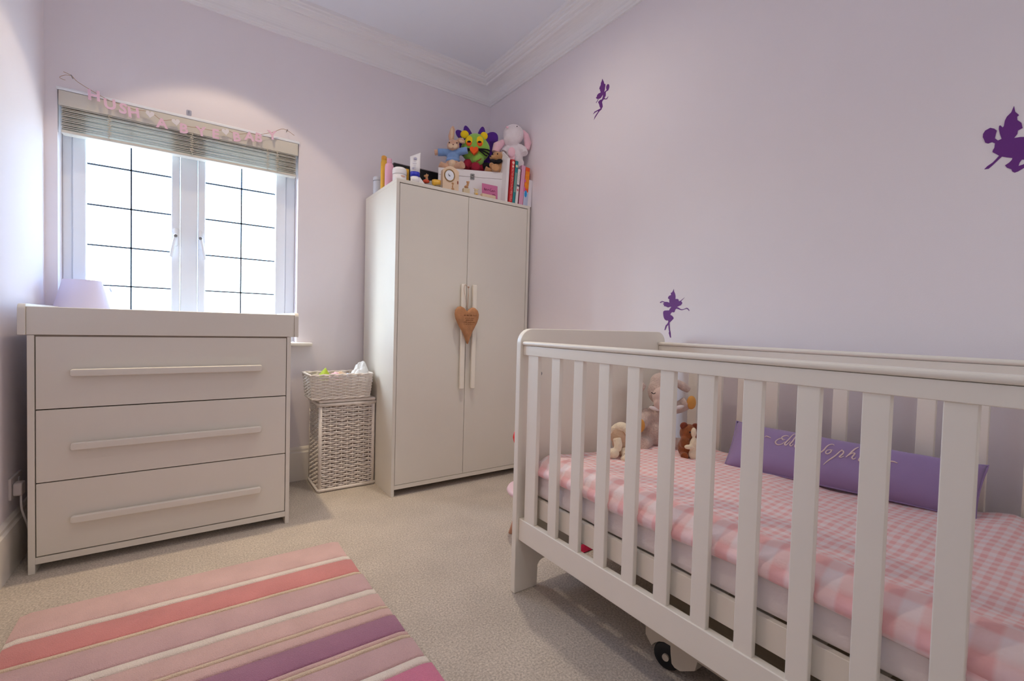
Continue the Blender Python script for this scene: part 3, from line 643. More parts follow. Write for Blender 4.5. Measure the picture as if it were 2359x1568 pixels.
for i in range(1, 10):
    x = HX0+(HX1-HX0)*i/10
    obj('stake', MB().tube([(x, HY0+0.007, 0.01), (x, HY0+0.007, HZ-0.012)], 0.0034, 6).mesh(), M_WICKER, hm)
for i in range(1, 8):
    y = HY0+(HY1-HY0)*i/8
    obj('stake', MB().tube([(HX0+0.007, y, 0.01), (HX0+0.007, y, HZ-0.012)], 0.0034, 6).mesh(), M_WICKER, hm)
for x in (HX0+0.007, HX1-0.007):
    for y in (HY0+0.007, HY1-0.007):
        obj('corner_post', MB().tube([(x, y, 0), (x, y, HZ-0.006)], 0.0105, 10).mesh(), M_WICKER, hm, smooth=True)
for z in (0.012, HZ-0.016):
    mb = MB()
    pts = [(HX0, HY0, z), (HX1, HY0, z), (HX1, HY1, z), (HX0, HY1, z)]
    for a in range(4): mb.tube([pts[a], pts[(a+1) % 4]], 0.010, 8)
    obj('frame_rail', mb.mesh(), M_WICKER, hm, smooth=True)
o = obj('lid', MB().box(HX0-0.004, HX1+0.004, HY0-0.006, HY1+0.002, HZ-0.004, HZ+0.014).mesh(), M_WICKER, hm, bevel=0.006)
obj('weave_shade_box', MB().box(HX0+0.022, HX1-0.022, HY0+0.022, HY1-0.022, 0.015, HZ-0.02).mesh(), mat('hamper_gap_shade', rgb(168, 146, 132), 0.95), hm, label='added beige inner box shading the gaps in the weave')  # added solid box; its darker tone stands in for shade behind the weave

bk = thing('wicker_basket', 'low white wicker basket of cloths standing on the laundry hamper', 'basket', (0.738, 2.90, HZ+0.014))
BX0, BX1, BY0, BY1, BH = -0.176, 0.176, -0.102, 0.108, 0.150
o = obj('woven_wall', weave(BX0, BX1, BY0, BY1, 0.008, BH-0.012, 15, 9, 6, 0.0047, taper=0.012).mesh(), M_WICKER, bk, kind='stuff')
for p in o.data.polygons: p.use_smooth = True
for i in range(10):
    for yy, s in ((BY0, 1), (BY1, -1)):
        x = BX0+(BX1-BX0)*i/9; obj('stake', MB().tube([(x*0.93, yy+s*0.012, 0.004), (x, yy, BH-0.008)], 0.0042, 6).mesh(), M_WICKER, bk)
for i in range(1, 6):
    for xx, s in ((BX0, 1), (BX1, -1)):
        y = BY0+(BY1-BY0)*i/6; obj('stake', MB().tube([(xx+s*0.012, y*0.93, 0.004), (xx, y, BH-0.008)], 0.0042, 6).mesh(), M_WICKER, bk)
def twisted(x0, x1, y0, y1, z, r):
    mb = MB()
    for ph in (0, PI):
        pts = []
        C4 = [(x0, y0), (x1, y0), (x1, y1), (x0, y1)]
        for a in range(4):
            p, q = C4[a], C4[(a+1) % 4]; n = 22
            for i in range(n):
                t = i/n; an = t*PI*7+ph; nx, ny = (q[1]-p[1]), -(q[0]-p[0]); L_ = math.hypot(nx, ny)
                pts.append((p[0]+(q[0]-p[0])*t+nx/L_*r*0.7*math.cos(an), p[1]+(q[1]-p[1])*t+ny/L_*r*0.7*math.cos(an), z+r*0.7*math.sin(an)))
        mb.tube(pts, r, 6, closed=True)
    return mb
obj('rim', twisted(BX0-0.002, BX1+0.002, BY0-0.002, BY1+0.002, BH-0.004, 0.0052).mesh(), M_WICKER, bk, smooth=True)
obj('foot_border', twisted(BX0+0.011, BX1-0.011, BY0+0.011, BY1-0.011, 0.009, 0.0052).mesh(), M_WICKER, bk, smooth=True)
obj('base_panel', MB().box(BX0+0.013, BX1-0.013, BY0+0.013, BY1-0.013, 0.004, 0.012).mesh(), M_WICKER, bk)
def crumple(name, m, loc, sx, sy, h, seed, peak=None, nd=16, flat=0.0):
    """a heap of cloth: a folded height-field with a closed underside"""
    vs = []; fs = []
    for j in range(nd+1):
        for i in range(nd+1):
            u, v = i/nd*2-1, j/nd*2-1; rr = math.sqrt(u*u+v*v)
            f = max(0.0, 1-min(1, rr)**2.2)
            nz = noise.noise(Vector((u*1.6+seed, v*1.6, seed*0.3)))*0.5+abs(noise.noise(Vector((u*3.1, v*3.3+seed, 2.1))))*0.6
            z = h*f*(0.75+nz)
            if peak:
                d = math.hypot(u-peak[0], v-peak[1]); z += peak[2]*max(0, 1-d/peak[3])**1.3
            vs.append((u*sx*(1-0.12*nz), v*sy*(1-0.12*nz), z))
    for j in range(nd):
        for i in range(nd):
            a = j*(nd+1)+i; fs.append((a, a+1, a+nd+2, a+nd+1))
    o = obj(name, MB().add(vs, fs).mesh(), m, loc=loc, smooth=True)
    s = o.modifiers.new('thick', 'SOLIDIFY'); s.thickness = 0.003
    ss = o.modifiers.new('sub', 'SUBSURF'); ss.levels = 1; ss.render_levels = 1
    return o
zb = HZ+0.014+0.108
tag(crumple('folded_cloth', M_GREENLEAF, (0.655, 2.90, zb), 0.045, 0.060, 0.050, 3, (0.3, 0, 0.032, 0.9)), 'lime green cloth at the left end of the wicker basket', 'cloth')
tag(crumple('folded_cloth', M_FURP, (0.708, 2.875, zb), 0.050, 0.050, 0.042, 8), 'pink cloth with a dark fold in the middle of the wicker basket', 'cloth')
tag(crumple('folded_cloth', M_FURBELLY, (0.755, 2.915, zb), 0.055, 0.05, 0.050, 13), 'peach cloth between the pink cloth and white tissue in the basket', 'cloth')
tag(crumple('folded_cloth', M_BLUEPLASTIC, (0.795, 2.875, zb), 0.045, 0.045, 0.040, 17), 'pale grey cloth beside the white tissue in the basket', 'cloth')
tag(crumple('tissue', M_TISSUE, (0.862, 2.90, zb-0.01), 0.074, 0.062, 0.085, 27, (0.55, 0.1, 0.060, 0.9), nd=22), 'crumpled white tissue peaking out at the right end of the wicker basket', 'tissue')

# ================================================================== THINGS ON THE WARDROBE
T = WT
# toy box
bx = thing('storage_box', 'white lidded wooden box with metal clasp on the wardrobe', 'box', (1.328, 2.80, T), (0, 0, -0.4386))
BL_, BD_ = 0.432, 0.150
box('body', M_WHITE, 0, BL_, 0, BD_, 0, 0.165, bx, bevel=0.0015)
box('lid', M_WHITE, 0, BL_, 0, BD_, 0.1665, 0.2110, bx, bevel=0.0015)
cl = obj('clasp', MB().ngon(rounded_rect(0.210, 0.238, 0.150, 0.186, 0.003), 'y', -0.003, 0).mesh(), M_STEEL, bx, label='steel clasp')
obj('clasp_loop', MB().tube([(0.224+0.008*math.cos(a*PI/6), -0.006, 0.168+0.010*math.sin(a*PI/6)) for a in range(12)], 0.0022, 6, closed=True).box(0.214, 0.234, -0.007, -0.003, 0.149, 0.154).mesh(), M_STEEL, cl)
# bookend / magazine file
bf = thing('bookend', 'white slant-topped bookend at the left end of the row of books', 'bookend', (1.700, 2.553, T))
obj('side_panel', MB().ngon([(0, 0), (0.10, 0), (0.10, 0.352), (0.08, 0.358), (0.0, 0.290)], 'x', 0.004, 0.014).mesh(), M_WHITE, bf, rot=(0, 0.045, 0), bevel=0.001)
obj('side_edge', MB().ngon([(0, 0), (0.008, 0), (0.008, 0.292), (0, 0.288)], 'x', -0.006, 0.004).mesh(), M_WHITE, bf, rot=(0, 0.045, 0))
obj('foot', MB().box(-0.02, 0.012, 0, 0.10, 0, 0.003).mesh(), M_WHITE, bf)
# books
def spine_text(parent, s, w, h, m, size, y=-0.0012):
    me = text_mesh(s, size, 0.0006)
    o = obj('spine_lettering', me, m, parent, loc=(w/2, y, h/2), rot=(PI/2, PI/2, 0)); return o
def book(label, x, w, h, d, m, lean, y=2.548, deco=None, pages=True):
    b = thing('book', label, 'book', (x, y, T+0.001), (0, lean, 0), 'books standing at the right end of the wardrobe top')
    t = 0.0022
    mb = MB(); mb.box(0, t, 0.002, d, 0, h).box(w-t, w, 0.002, d, 0, h)
    mb.ngon([(0, 0.003), (w*0.15, 0.0005), (w*0.5, 0), (w*0.85, 0.0005), (w, 0.003), (w, 0.006), (0, 0.006)], 'z', 0, h)
    obj('cover', mb.mesh(), m, b)
    obj('page_block', MB().box(t, w-t, 0.006, d-0.004, 0.003, h-0.004).mesh(), mat('page_paper', rgb(236, 228, 216), 0.9), b)
    if deco: deco(b, w, h)
    return b
def deco_red(b, w, h):
    random.seed(3); mb = MB()
    z = 0.012
    while z < h-0.015:
        k = random.uniform(0.003, 0.007); x = w*random.uniform(0.22, 0.4)
        mb.tube([(x, -0.0008, z), (w*random.uniform(0.5, 0.8), -0.0008, z+k*0.6), (w*random.uniform(0.3, 0.7), -0.0008, z+k)], 0.0013, 4); z += k+0.004
    obj('spine_lettering', mb.mesh(), mat('spine_cream', rgb(246, 196, 180), 0.6), b)
    obj('cartouche', MB().ell((w/2, 0, h-0.020), (w*0.33, 0.001, 0.010)).ell((w/2, 0, h-0.045), (w*0.26, 0.001, 0.008)).mesh(), mat('spine_cream2', rgb(248, 222, 208), 0.6), b)
def deco_teal(b, w, h):
    obj('moon_disc', MB().ell((w/2, 0, h-0.035), (w*0.38, 0.0012, 0.0095)).mesh(), mat('spine_pale', rgb(220, 218, 176), 0.6), b)
    obj('spine_panel', MB().box(w*0.12, w*0.86, -0.0008, 0.001, 0.075, 0.205).mesh(), mat('spine_sage', rgb(120, 160, 152), 0.6), b)
def deco_white(b, w, h):
    obj('spine_lettering', MB().tube(catmull([(w*0.35+w*0.3*(i % 2), -0.0006, h*0.98-i*0.0075-0.012) for i in range(11)], 2), 0.0008, 4).mesh(), mat('spine_grey', rgb(150, 136, 140), 0.7), b)
    obj('spine_band', MB().box(0.001, w-0.001, -0.0008, 0.001, h*0.50, h*0.555).mesh(), mat('spine_navy', rgb(92, 96, 120), 0.7), b)
    obj('spine_badge', MB().ell((w/2, 0, h*0.40), (w*0.32, 0.001, 0.008)).mesh(), mat('spine_pinkred', rgb(208, 110, 120), 0.7), b)
def deco_orange(b, w, h):
    obj('spine_panel', MB().box(w*0.08, w*0.95, -0.0009, 0.001, h*0.45, h*0.90).mesh(), mat('spine_amber', rgb(240, 140, 24), 0.6, 0, 0, 0.12, 60), b)
    obj('spine_panel', MB().box(0.0005, w-0.0005, -0.0007, 0.001, 0, h*0.36).mesh(), mat('spine_paleblue', rgb(186, 196, 222), 0.6), b, label='pale blue lower spine')
    obj('spine_figure', MB().ell((w*0.42, 0, h*0.30), (w*0.34, 0.0012, 0.026)).mesh(), mat('spine_blue', rgb(28, 150, 220), 0.6), b)
    obj('spine_figure', MB().ell((w*0.10, 0, h*0.42), (w*0.12, 0.0012, 0.020)).ell((w*0.15, 0, h*0.64), (w*0.16, 0.0012, 0.014)).mesh(), mat('spine_magenta', rgb(226, 90, 170), 0.6), b)
M_BK = [mat('book_red', rgb(206, 40, 46), 0.5), mat('book_teal', rgb(34, 134, 142), 0.5), mat('book_white', rgb(232, 224, 224), 0.5), mat('book_pink', rgb(220, 160, 190), 0.5), mat('book_orange', rgb(234, 84, 30), 0.5), mat('book_plain', rgb(228, 222, 228), 0.6), mat('book_gap_shade', rgb(110, 40, 56), 0.6)]
book('tall red book with cream spine lettering beside the bookend', 1.722, 0.0275, 0.286, 0.130, M_BK[0], 0.058, deco=deco_red)
book('teal book with round moon disc high on its spine', 1.751, 0.0215, 0.284, 0.130, M_BK[1], 0.072, deco=deco_teal)
book('narrow white book with dark band between the teal and pink books', 1.774, 0.0205, 0.234, 0.130, M_BK[2], 0.080, deco=deco_white)
book('thin dark red strip for the shaded gap between white and pink books', 1.796, 0.0065, 0.236, 0.130, M_BK[6], 0.080)  # dark strip built like a book to paint the shaded gap
book('plain pale pink book standing left of the orange book', 1.8035, 0.0330, 0.266, 0.130, M_BK[3], 0.074)
book('orange and blue picture book second from the right end of the row', 1.8375, 0.0370, 0.260, 0.130, M_BK[4], 0.062, deco=deco_orange)
book('short plain white book at the right end of the row against the wall', 1.8760, 0.0320, 0.180, 0.130, M_BK[5], 0.040)

# clock
ck = thing('mantel_clock', 'cream nursery clock with round white dial in front of the white box', 'clock', (1.296, 2.552, T), (0, 0, -0.12))
mb = MB(); cp = [(-0.052, 0), (0.052, 0), (0.052, 0.118)]+[(0.052-0.104*i/8, 0.118+0.027*math.sin(PI*i/8)) for i in range(1, 8)]+[(-0.052, 0.118)]
obj('case', mb.ngon(cp, 'y', 0, 0.040).mesh(), M_WOODCL, ck, bevel=0.003)
obj('bezel', MB().tube([(-0.010+0.0315*math.cos(a*PI/16), -0.002, 0.087+0.0345*math.sin(a*PI/16)) for a in range(32)], 0.0032, 8, closed=True).mesh(), M_BRASS, ck, smooth=True)
dl = obj('dial', MB().ngon([(-0.010+0.030*math.cos(a*PI/16), 0.087+0.033*math.sin(a*PI/16)) for a in range(32)], 'y', -0.0012, 0.002).mesh(), mat('dial_white', rgb(232, 236, 244), 0.3), ck)
obj('hand', MB().tube([(-0.012, -0.003, 0.083), (-0.019, -0.003, 0.096)], [0.0016, 0.0008], 5).mesh(), M_BLACK, dl)
obj('hand', MB().tube([(-0.012, -0.003, 0.085), (-0.005, -0.003, 0.082)], [0.0016, 0.001], 5).ell((-0.011, -0.003, 0.085), (0.003, 0.001, 0.003)).mesh(), M_BLACK, dl)
obj('painted_animal', MB().ell((0.012, -0.001, 0.042), (0.008, 0.0015, 0.006)).tube([(0.014, -0.001, 0.040), (0.010, -0.001, 0.022), (0.016, -0.001, 0.006)], [0.003, 0.004, 0.003], 6).ell((0.013, -0.001, 0.009), (0.010, 0.0015, 0.006)).mesh(), M_BROWNF, ck, label='brown animal painted under the dial')
obj('painted_spot', MB().ell((0.044, -0.0008, 0.052), (0.004, 0.0012, 0.011)).mesh(), mat('spot_red', rgb(150, 70, 50), 0.6), ck)
# little figures
def figurine(label, x, z0, kind):
    f = thing('figurine', label, 'figurine', (x, 2.565, T), (0, 0, -0.2))
    if kind == 0:
        box('plinth', mat('figurine_cream', rgb(214, 196, 164), 0.6), -0.020, 0.022, -0.012, 0.016, 0, 0.034, f, bevel=0.003)
        blobs('animal', M_BROWNF, f, [('e', (0.002, 0, 0.044), (0.014, 0.010, 0.010)), ('e', (0.010, 0, 0.058), (0.008, 0.008, 0.008)), ('e', (0.012, 0, 0.072), (0.009, 0.008, 0.010)), ('e', (0.004, 0, 0.076), (0.004, 0.003, 0.005)), ('e', (0.019, 0, 0.078), (0.004, 0.003, 0.005))], 0.002, 2)
    else:
        box('plinth', M_WOODCL, -0.030, 0.030, -0.012, 0.014, 0, 0.006, f, bevel=0.002)
        blobs('animal', mat('figurine_cream', rgb(214, 196, 164), 0.6), f, [('e', (0, 0, 0.018), (0.015, 0.010, 0.014)), ('e', (0, 0, 0.036), (0.013, 0.009, 0.011)), ('e', (-0.014, 0, 0.046), (0.007, 0.003, 0.003)), ('e', (0.014, 0, 0.046), (0.007, 0.003, 0.003))], 0.002, 2)
        obj('muzzle', MB().ell((0, -0.010, 0.012), (0.007, 0.003, 0.004)).mesh(), M_YELPL, f)
figurine('small brown animal figurine on a cream block right of the clock', 1.408, T, 0)
figurine('tiny cream animal figurine with wide ears left of the pink note', 1.482, T, 1)
tag(box('wooden_block', M_WOODCL, 1.522, 1.625, 2.556, 2.582, T, T+0.026, bevel=0.003), 'long pale wooden block in front of the pink note', 'block')
nt_ = thing('note_card', 'pink handwritten note leaning on the white box', 'note', (1.614, 2.612, T+0.001), (-0.06, 0, -0.15))
obj('card', MB().ngon([(-0.056, 0.0), (0.056, 0.0), (0.056, 0.108), (-0.056, 0.112)], 'y', 0, 0.0012).mesh(), M_CARDPINK, nt_)
obj('handwriting', MB().tube(catmull([(-0.040, -0.001, 0.068), (-0.038, -0.001, 0.084), (-0.032, -0.001, 0.066), (-0.026, -0.001, 0.080), (-0.020, -0.001, 0.068), (-0.012, -0.001, 0.078), (-0.006, -0.001, 0.070)], 4), 0.0014, 4)
    .tube(catmull([(0.010, -0.001, 0.086), (0.000, -0.001, 0.074), (0.012, -0.001, 0.066), (0.018, -0.001, 0.076), (0.024, -0.001, 0.066), (0.030, -0.001, 0.076), (0.038, -0.001, 0.068)], 4), 0.0014, 4)
    .tube(catmull([(0.018, -0.001, 0.050), (0.024, -0.001, 0.044), (0.030, -0.001, 0.050), (0.040, -0.001, 0.042)], 4), 0.0014, 4).mesh(), M_INK, nt_)
# glass dish
ds = obj('glass_dish', MB().lathe([(0.022, 0.0), (0.034, 0.012), (0.036, 0.024), (0.033, 0.024), (0.030, 0.013), (0.018, 0.004)], n=24).mesh(), M_CLEAR, loc=(1.246, 2.60, T), smooth=True)
tag(ds, 'small clear glass dish at the left foot of the clock', 'dish')
# painted toy boat with giraffe
ty = thing('painted_toy', 'small painted toy with a giraffe head and yellow end against the black case', 'toy', (1.205, 2.64, T), (0, 0, -0.35))
blobs('hull', mat('toy_grey', rgb(150, 150, 150), 0.5), ty, [('e', (-0.005, 0, 0.026), (0.052, 0.020, 0.017)), ('e', (0.0, 0, 0.044), (0.020, 0.014, 0.016))], 0.003, 2)
obj('red_seat', MB().ell((-0.030, -0.010, 0.050), (0.020, 0.012, 0.012)).mesh(), mat('toy_red', rgb(206, 72, 40), 0.5), ty, smooth=True)
blobs('giraffe', M_YELPL if False else M_BROWNF, ty, [('e', (-0.026, 0, 0.066), (0.008, 0.007, 0.016)), ('e', (-0.032, 0, 0.084), (0.013, 0.007, 0.008)), ('e', (-0.020, 0, 0.090), (0.005, 0.004, 0.007)), ('e', (-0.028, 0, 0.094), (0.003, 0.003, 0.008))], 0.002, 1)
obj('yellow_drum', MB().lathe([(0.0, -0.030), (0.022, -0.028), (0.026, -0.015), (0.026, 0.015), (0.022, 0.028), (0.0, 0.030)], n=20, caps=False).mesh(), M_YELPL, ty, loc=(0.034, 0, 0.044), rot=(0, PI/2, 0), smooth=True)
obj('wheel', MB().lathe([(0.012, -0.022), (0.013, 0.022)], n=14).mesh(), M_BLACK, ty, loc=(-0.030, 0, 0.013), rot=(PI/2, 0, 0))
obj('wheel', MB().lathe([(0.012, -0.022), (0.013, 0.022)], n=14).mesh(), M_BLACK, ty, loc=(0.026, 0, 0.013), rot=(PI/2, 0, 0))
# black case at the back
kc = thing('black_case', 'black flat case leaning on the wall at the back of the wardrobe', 'case', (1.05, 3.02, T))
box('body', M_BLACK, 0.06, 0.46, 0, 0.03, 0, 0.250, kc, bevel=0.003)
box('rim', mat('case_rim', rgb(150, 140, 146), 0.5), 0.058, 0.462, -0.001, 0.031, 0.250, 0.254, kc)
tag(obj('white_card', MB().ngon([(0, 0), (0.060, 0), (0.012, 0.058), (0, 0.060)], 'y', 0, 0.002).mesh(), M_WHITE, loc=(1.100, 2.60, T+0.001), rot=(-0.1, 0, -0.1)), 'white slanted card edge standing behind the cream tube', 'card')
# cream tube
tu = thing('cream_tube', 'white squeeze tube with blue band standing on its cap', 'tube', (1.069, 2.566, T), (0, 0, -0.25))
prof = []
def tube_shape(w, levels, name, m, parent):
    vs = []; n = 24
    for (z, rx, ry, sk) in levels:
        for k in range(n):
            a = 2*PI*k/n; vs.append((rx*math.cos(a), ry*math.sin(a), z+sk*math.cos(a)))
    fs = [(i*n+k, i*n+(k+1) % n, (i+1)*n+(k+1) % n, (i+1)*n+k) for i in range(len(levels)-1) for k in range(n)]
    fs += [tuple(reversed(range(n))), tuple(range((len(levels)-1)*n, len(levels)*n))]
    return obj(name, MB().add(vs, fs).mesh(), m, parent, smooth=True)
tube_shape(0, [(0, 0.024, 0.022, 0), (0.034, 0.026, 0.024, 0)], 'cap', M_WHITEPL, tu)
tube_shape(0, [(0.034, 0.027, 0.024, 0), (0.062, 0.028, 0.022, 0)], 'blue_band', M_BLUEBAND, tu)
tube_shape(0, [(0.062, 0.028, 0.022, 0), (0.10, 0.029, 0.015, 0.003), (0.14, 0.0295, 0.006, 0.008), (0.160, 0.030, 0.0015, 0.014), (0.165, 0.030, 0.0015, 0.016)], 'body', M_WHITEPL, tu)
random.seed(5); mb = MB()
for i in range(7):
    z = 0.075+i*0.011
    mb.tube([(-0.016+random.uniform(0, 0.006), -0.021+i*0.0022, z), (0.010-random.uniform(0, 0.008), -0.021+i*0.0022, z+0.002)], 0.0010, 4)
mb.ell((0.0, -0.0115, 0.139), (0.009, 0.001, 0.007)).ell((-0.014, -0.0205, 0.078), (0.006, 0.001, 0.006))
obj('label_print', mb.mesh(), mat('pale_print', rgb(178, 178, 204), 0.6), tu)
tag(box('carton', M_YELPL, 1.030, 1.062, 2.640, 2.665, T, T+0.098, bevel=0.001), 'slim yellow carton standing just behind the cream tube', 'carton')
# white tub
tb = thing('cream_tub', 'squat white tub with domed lid at the front left of the wardrobe', 'tub', (1.000, 2.630, T))
obj('body', MB().lathe([(0.036, 0), (0.040, 0.004), (0.040, 0.048)], n=28).mesh(), M_WHITEPL, tb, smooth=True)
obj('lid', MB().lathe([(0.041, 0.048), (0.0415, 0.070), (0.039, 0.082), (0.030, 0.088), (0.0, 0.090)], n=28, caps=False).mesh(), M_WHITEPL, tb, smooth=True)
obj('label_print', MB().ell((0.006, -0.0395, 0.034), (0.014, 0.002, 0.006)).mesh(), mat('tub_print', rgb(214, 176, 160), 0.6), tb)
# bottles and jar on the left edge
bt = thing('shampoo_bottle', 'pink bottle with rounded shoulders on the left edge of the wardrobe', 'bottle', (0.986, 2.765, T))
obj('body', MB().lathe([(0.024, 0), (0.026, 0.004), (0.026, 0.125), (0.023, 0.142), (0.015, 0.150), (0.014, 0.152)], n=28).mesh(), M_PINKPL, bt, smooth=True)
obj('cap', MB().lathe([(0.0155, 0.151), (0.0155, 0.174), (0.014, 0.177), (0.0, 0.178)], n=24, caps=False).mesh(), M_PINKPL, bt, smooth=True)
yb = thing('yellow_bottle', 'slim yellow bottle standing behind the pink bottle', 'bottle', (0.982, 2.850, T))
obj('body', MB().lathe([(0.017, 0), (0.019, 0.004), (0.019, 0.175), (0.016, 0.192)], n=20).mesh(), M_YELPL, yb, smooth=True)
obj('cap', MB().lathe([(0.0165, 0.192), (0.0165, 0.212), (0.010, 0.218), (0.0, 0.219)], n=20, caps=False).mesh(), mat('amber_cap', rgb(226, 160, 60), 0.4), yb, smooth=True)
jr = thing('clear_jar', 'pale translucent jar with red label at the back left of the wardrobe', 'jar', (0.990, 2.965, T))
obj('body', MB().lathe([(0.033, 0), (0.035, 0.003), (0.035, 0.085), (0.033, 0.092)], n=28).mesh(), mat('jar_body', rgb(206, 212, 226), 0.25, coat=0.3), jr, smooth=True)
obj('lid', MB().lathe([(0.036, 0.090), (0.036, 0.110), (0.033, 0.114), (0, 0.115)], n=28, caps=False).mesh(), mat('jar_lid', rgb(216, 220, 230), 0.3), jr, smooth=True)
mb = MB()
a0 = -1.15
vs = []; n = 8
for i in range(n+1):
    a = a0-0.35+i*0.14
    for z in (0.046, 0.066): vs.append((0.0356*math.cos(a), 0.0356*math.sin(a), z))
obj('label', MB().add(vs, [(2*i, 2*i+2, 2*i+3, 2*i+1) for i in range(n)]).mesh(), M_REDLAB, jr, label='red label')

# ------------------------------------------------------------------ soft toys on the white box.  local x = right, z = up as seen from the room
FACE = -0.609
BT = T+0.2110
def spot(t, back, base=(1.328, 2.80), ang=-0.4386):
    return (base[0]+t*0.447*math.cos(ang)-back*math.sin(ang)*1.0, base[1]+t*0.447*math.sin(ang)+back*math.cos(ang))
# rabbit
p = spot(0.215, 0.055)
rb = thing('plush_rabbit', 'tan plush rabbit in a blue jumper sitting on the white box', 'soft toy', (p[0], p[1], BT), (0, 0, FACE))
blobs('body', M_FURTAN, rb, [('e', (0, 0, 0.045), (0.042, 0.040, 0.050)), ('e', (0, 0, 0.09), (0.030, 0.028, 0.04)),
    ('t', [(0.0, 0, 0.02), (-0.055, -0.02, 0.020), (-0.078, -0.03, 0.030)], [0.024, 0.022, 0.020]), ('t', [(0.0, 0, 0.02), (0.045, -0.03, 0.020), (0.066, -0.045, 0.026)], [0.024, 0.024, 0.024]),
    ('e', (0, -0.004, 0.150), (0.038, 0.036, 0.036)), ('e', (0.012, -0.030, 0.138), (0.022, 0.018, 0.018)), ('e', (-0.010, -0.028, 0.136), (0.020, 0.018, 0.018)),
    ('t', [(0, 0, 0.11), (-0.06, -0.005, 0.112), (-0.112, -0.01, 0.106)], [0.018, 0.016, 0.018]), ('t', [(0, 0, 0.11), (0.05, -0.008, 0.118), (0.085, -0.012, 0.124)], [0.018, 0.016, 0.014]),
    ('t', [(-0.012, 0, 0.175), (-0.014, 0, 0.21), (-0.006, 0, 0.255), (-0.004, 0, 0.272)], [0.013, 0.019, 0.014, 0.005]), ('t', [(0.02, 0, 0.175), (0.042, -0.004, 0.186), (0.060, -0.008, 0.176), (0.068, -0.01, 0.166)], [0.012, 0.016, 0.014, 0.006])], 0.0035, 3)
obj('inner_ear', MB().ell((-0.009, -0.014, 0.222), (0.009, 0.006, 0.034)).ell((0.050, -0.016, 0.176), (0.016, 0.006, 0.010), (0, 0.3, 0)).mesh(), M_FURBELLY, rb, smooth=True)
blobs('jumper', M_BLUEKNIT, rb, [('e', (0, 0.002, 0.080), (0.040, 0.037, 0.040)), ('t', [(0, 0, 0.108), (-0.05, -0.004, 0.110), (-0.092, -0.009, 0.108)], [0.024, 0.022, 0.023]), ('t', [(0, 0, 0.108), (0.05, -0.008, 0.117), (0.088, -0.012, 0.124)], [0.024, 0.022, 0.021]), ('e', (0, 0.0, 0.060), (0.045, 0.042, 0.022))], 0.0035, 3)
obj('belly', MB().ell((0.000, -0.018, 0.036), (0.026, 0.030, 0.030)).mesh(), M_FURBELLY, rb, smooth=True)
obj('eye', MB().ell((-0.020, -0.036, 0.158), 0.0035).ell((0.026, -0.034, 0.158), 0.0035).mesh(), M_BLACKF, rb, smooth=True)
obj('nose', MB().ell((0.006, -0.050, 0.141), (0.005, 0.003, 0.003)).mesh(), mat('nose_brown', rgb(150, 100, 90), 0.7), rb, smooth=True)
obj('cheek', MB().ell((-0.008, -0.045, 0.134), (0.016, 0.008, 0.014)).ell((0.016, -0.044, 0.134), (0.016, 0.008, 0.014)).mesh(), M_FURBELLY, rb, smooth=True)
# lion
p = spot(0.60, 0.09)
li = thing('plush_lion', 'green felt lion with purple mane and yellow eyelids on the white box', 'soft toy', (p[0], p[1], BT), (0, 0, FACE))
blobs('head', M_GREEN, li, [('e', (-0.018, -0.01, 0.150), (0.090, 0.055, 0.082)), ('e', (-0.018, -0.012, 0.185), (0.070, 0.05, 0.060)), ('e', (-0.006, -0.024, 0.082), (0.044, 0.045, 0.038))], 0.004, 3)
mb = MB()
def petal(mb, cx, cz, w, h, ang, sharp=False, y=0.02):
    P = []
    for i in range(14):
        t = i/13*PI
        x = -w*math.cos(t); z = h*(math.sin(t)**(0.8 if not sharp else 1.6))
        P.append((x, z))
    P = [(cx+x*math.cos(ang)+z*math.sin(ang), cz-x*math.sin(ang)+z*math.cos(ang)) for x, z in P]
    mb.ngon(P, 'y', y, y+0.022)
for (cx, cz, w, h, a, s) in ((-0.105, 0.245, 0.022, 0.050, -0.9, 0), (-0.062, 0.225, 0.032, 0.088, -0.30, 1), (0.012, 0.228, 0.030, 0.078, 0.12, 1), (0.052, 0.205, 0.045, 0.082, 0.75, 0), (0.070, 0.165, 0.050, 0.070, 1.15, 0), (0.070, 0.115, 0.050, 0.066, 1.55, 0), (0.062, 0.065, 0.050, 0.088, 1.95, 1), (-0.11, 0.19, 0.03, 0.03, -1.3, 0)):
    petal(mb, cx, cz, w, h, a, s)
o = obj('mane', mb.mesh(), M_PURPF, li, bevel=0.006)
blobs('mane_ruff', M_PURPF, li, [('e', (-0.014, 0.030, 0.170), (0.104, 0.022, 0.092)), ('e', (0.05, 0.03, 0.10), (0.060, 0.02, 0.075))], 0.004, 3)
obj('ear', MB().ell((-0.084, -0.030, 0.232), (0.026, 0.012, 0.024), (0, 0.3, 0)).mesh(), M_YELF, li, smooth=True, label='yellow ear')
obj('ear', MB().ell((0.034, -0.030, 0.226), (0.023, 0.012, 0.024), (0, -0.3, 0)).mesh(), M_YELF, li, smooth=True, label='yellow ear')
for ex in (-0.052, 0.011):
    e_ = obj('eye', MB().ell((ex, -0.056, 0.182), (0.0225, 0.008, 0.032)).mesh(), M_YELF, li, smooth=True)
    obj('eye_lower', MB().ell((ex, -0.059, 0.168), (0.017, 0.008, 0.018)).mesh(), M_ORF, e_, smooth=True)
    obj('pupil', MB().ell((ex, -0.0645, 0.175), (0.011, 0.005, 0.007)).mesh(), M_BLACKF, e_, smooth=True)
obj('nose', MB().prism([(x*1.0-0.020, z+0.140) for x, z in heart_poly(0.052, 0.048)], 'y', -0.086, -0.055).mesh(), M_ORF, li, bevel=0.004)
mb = MB()
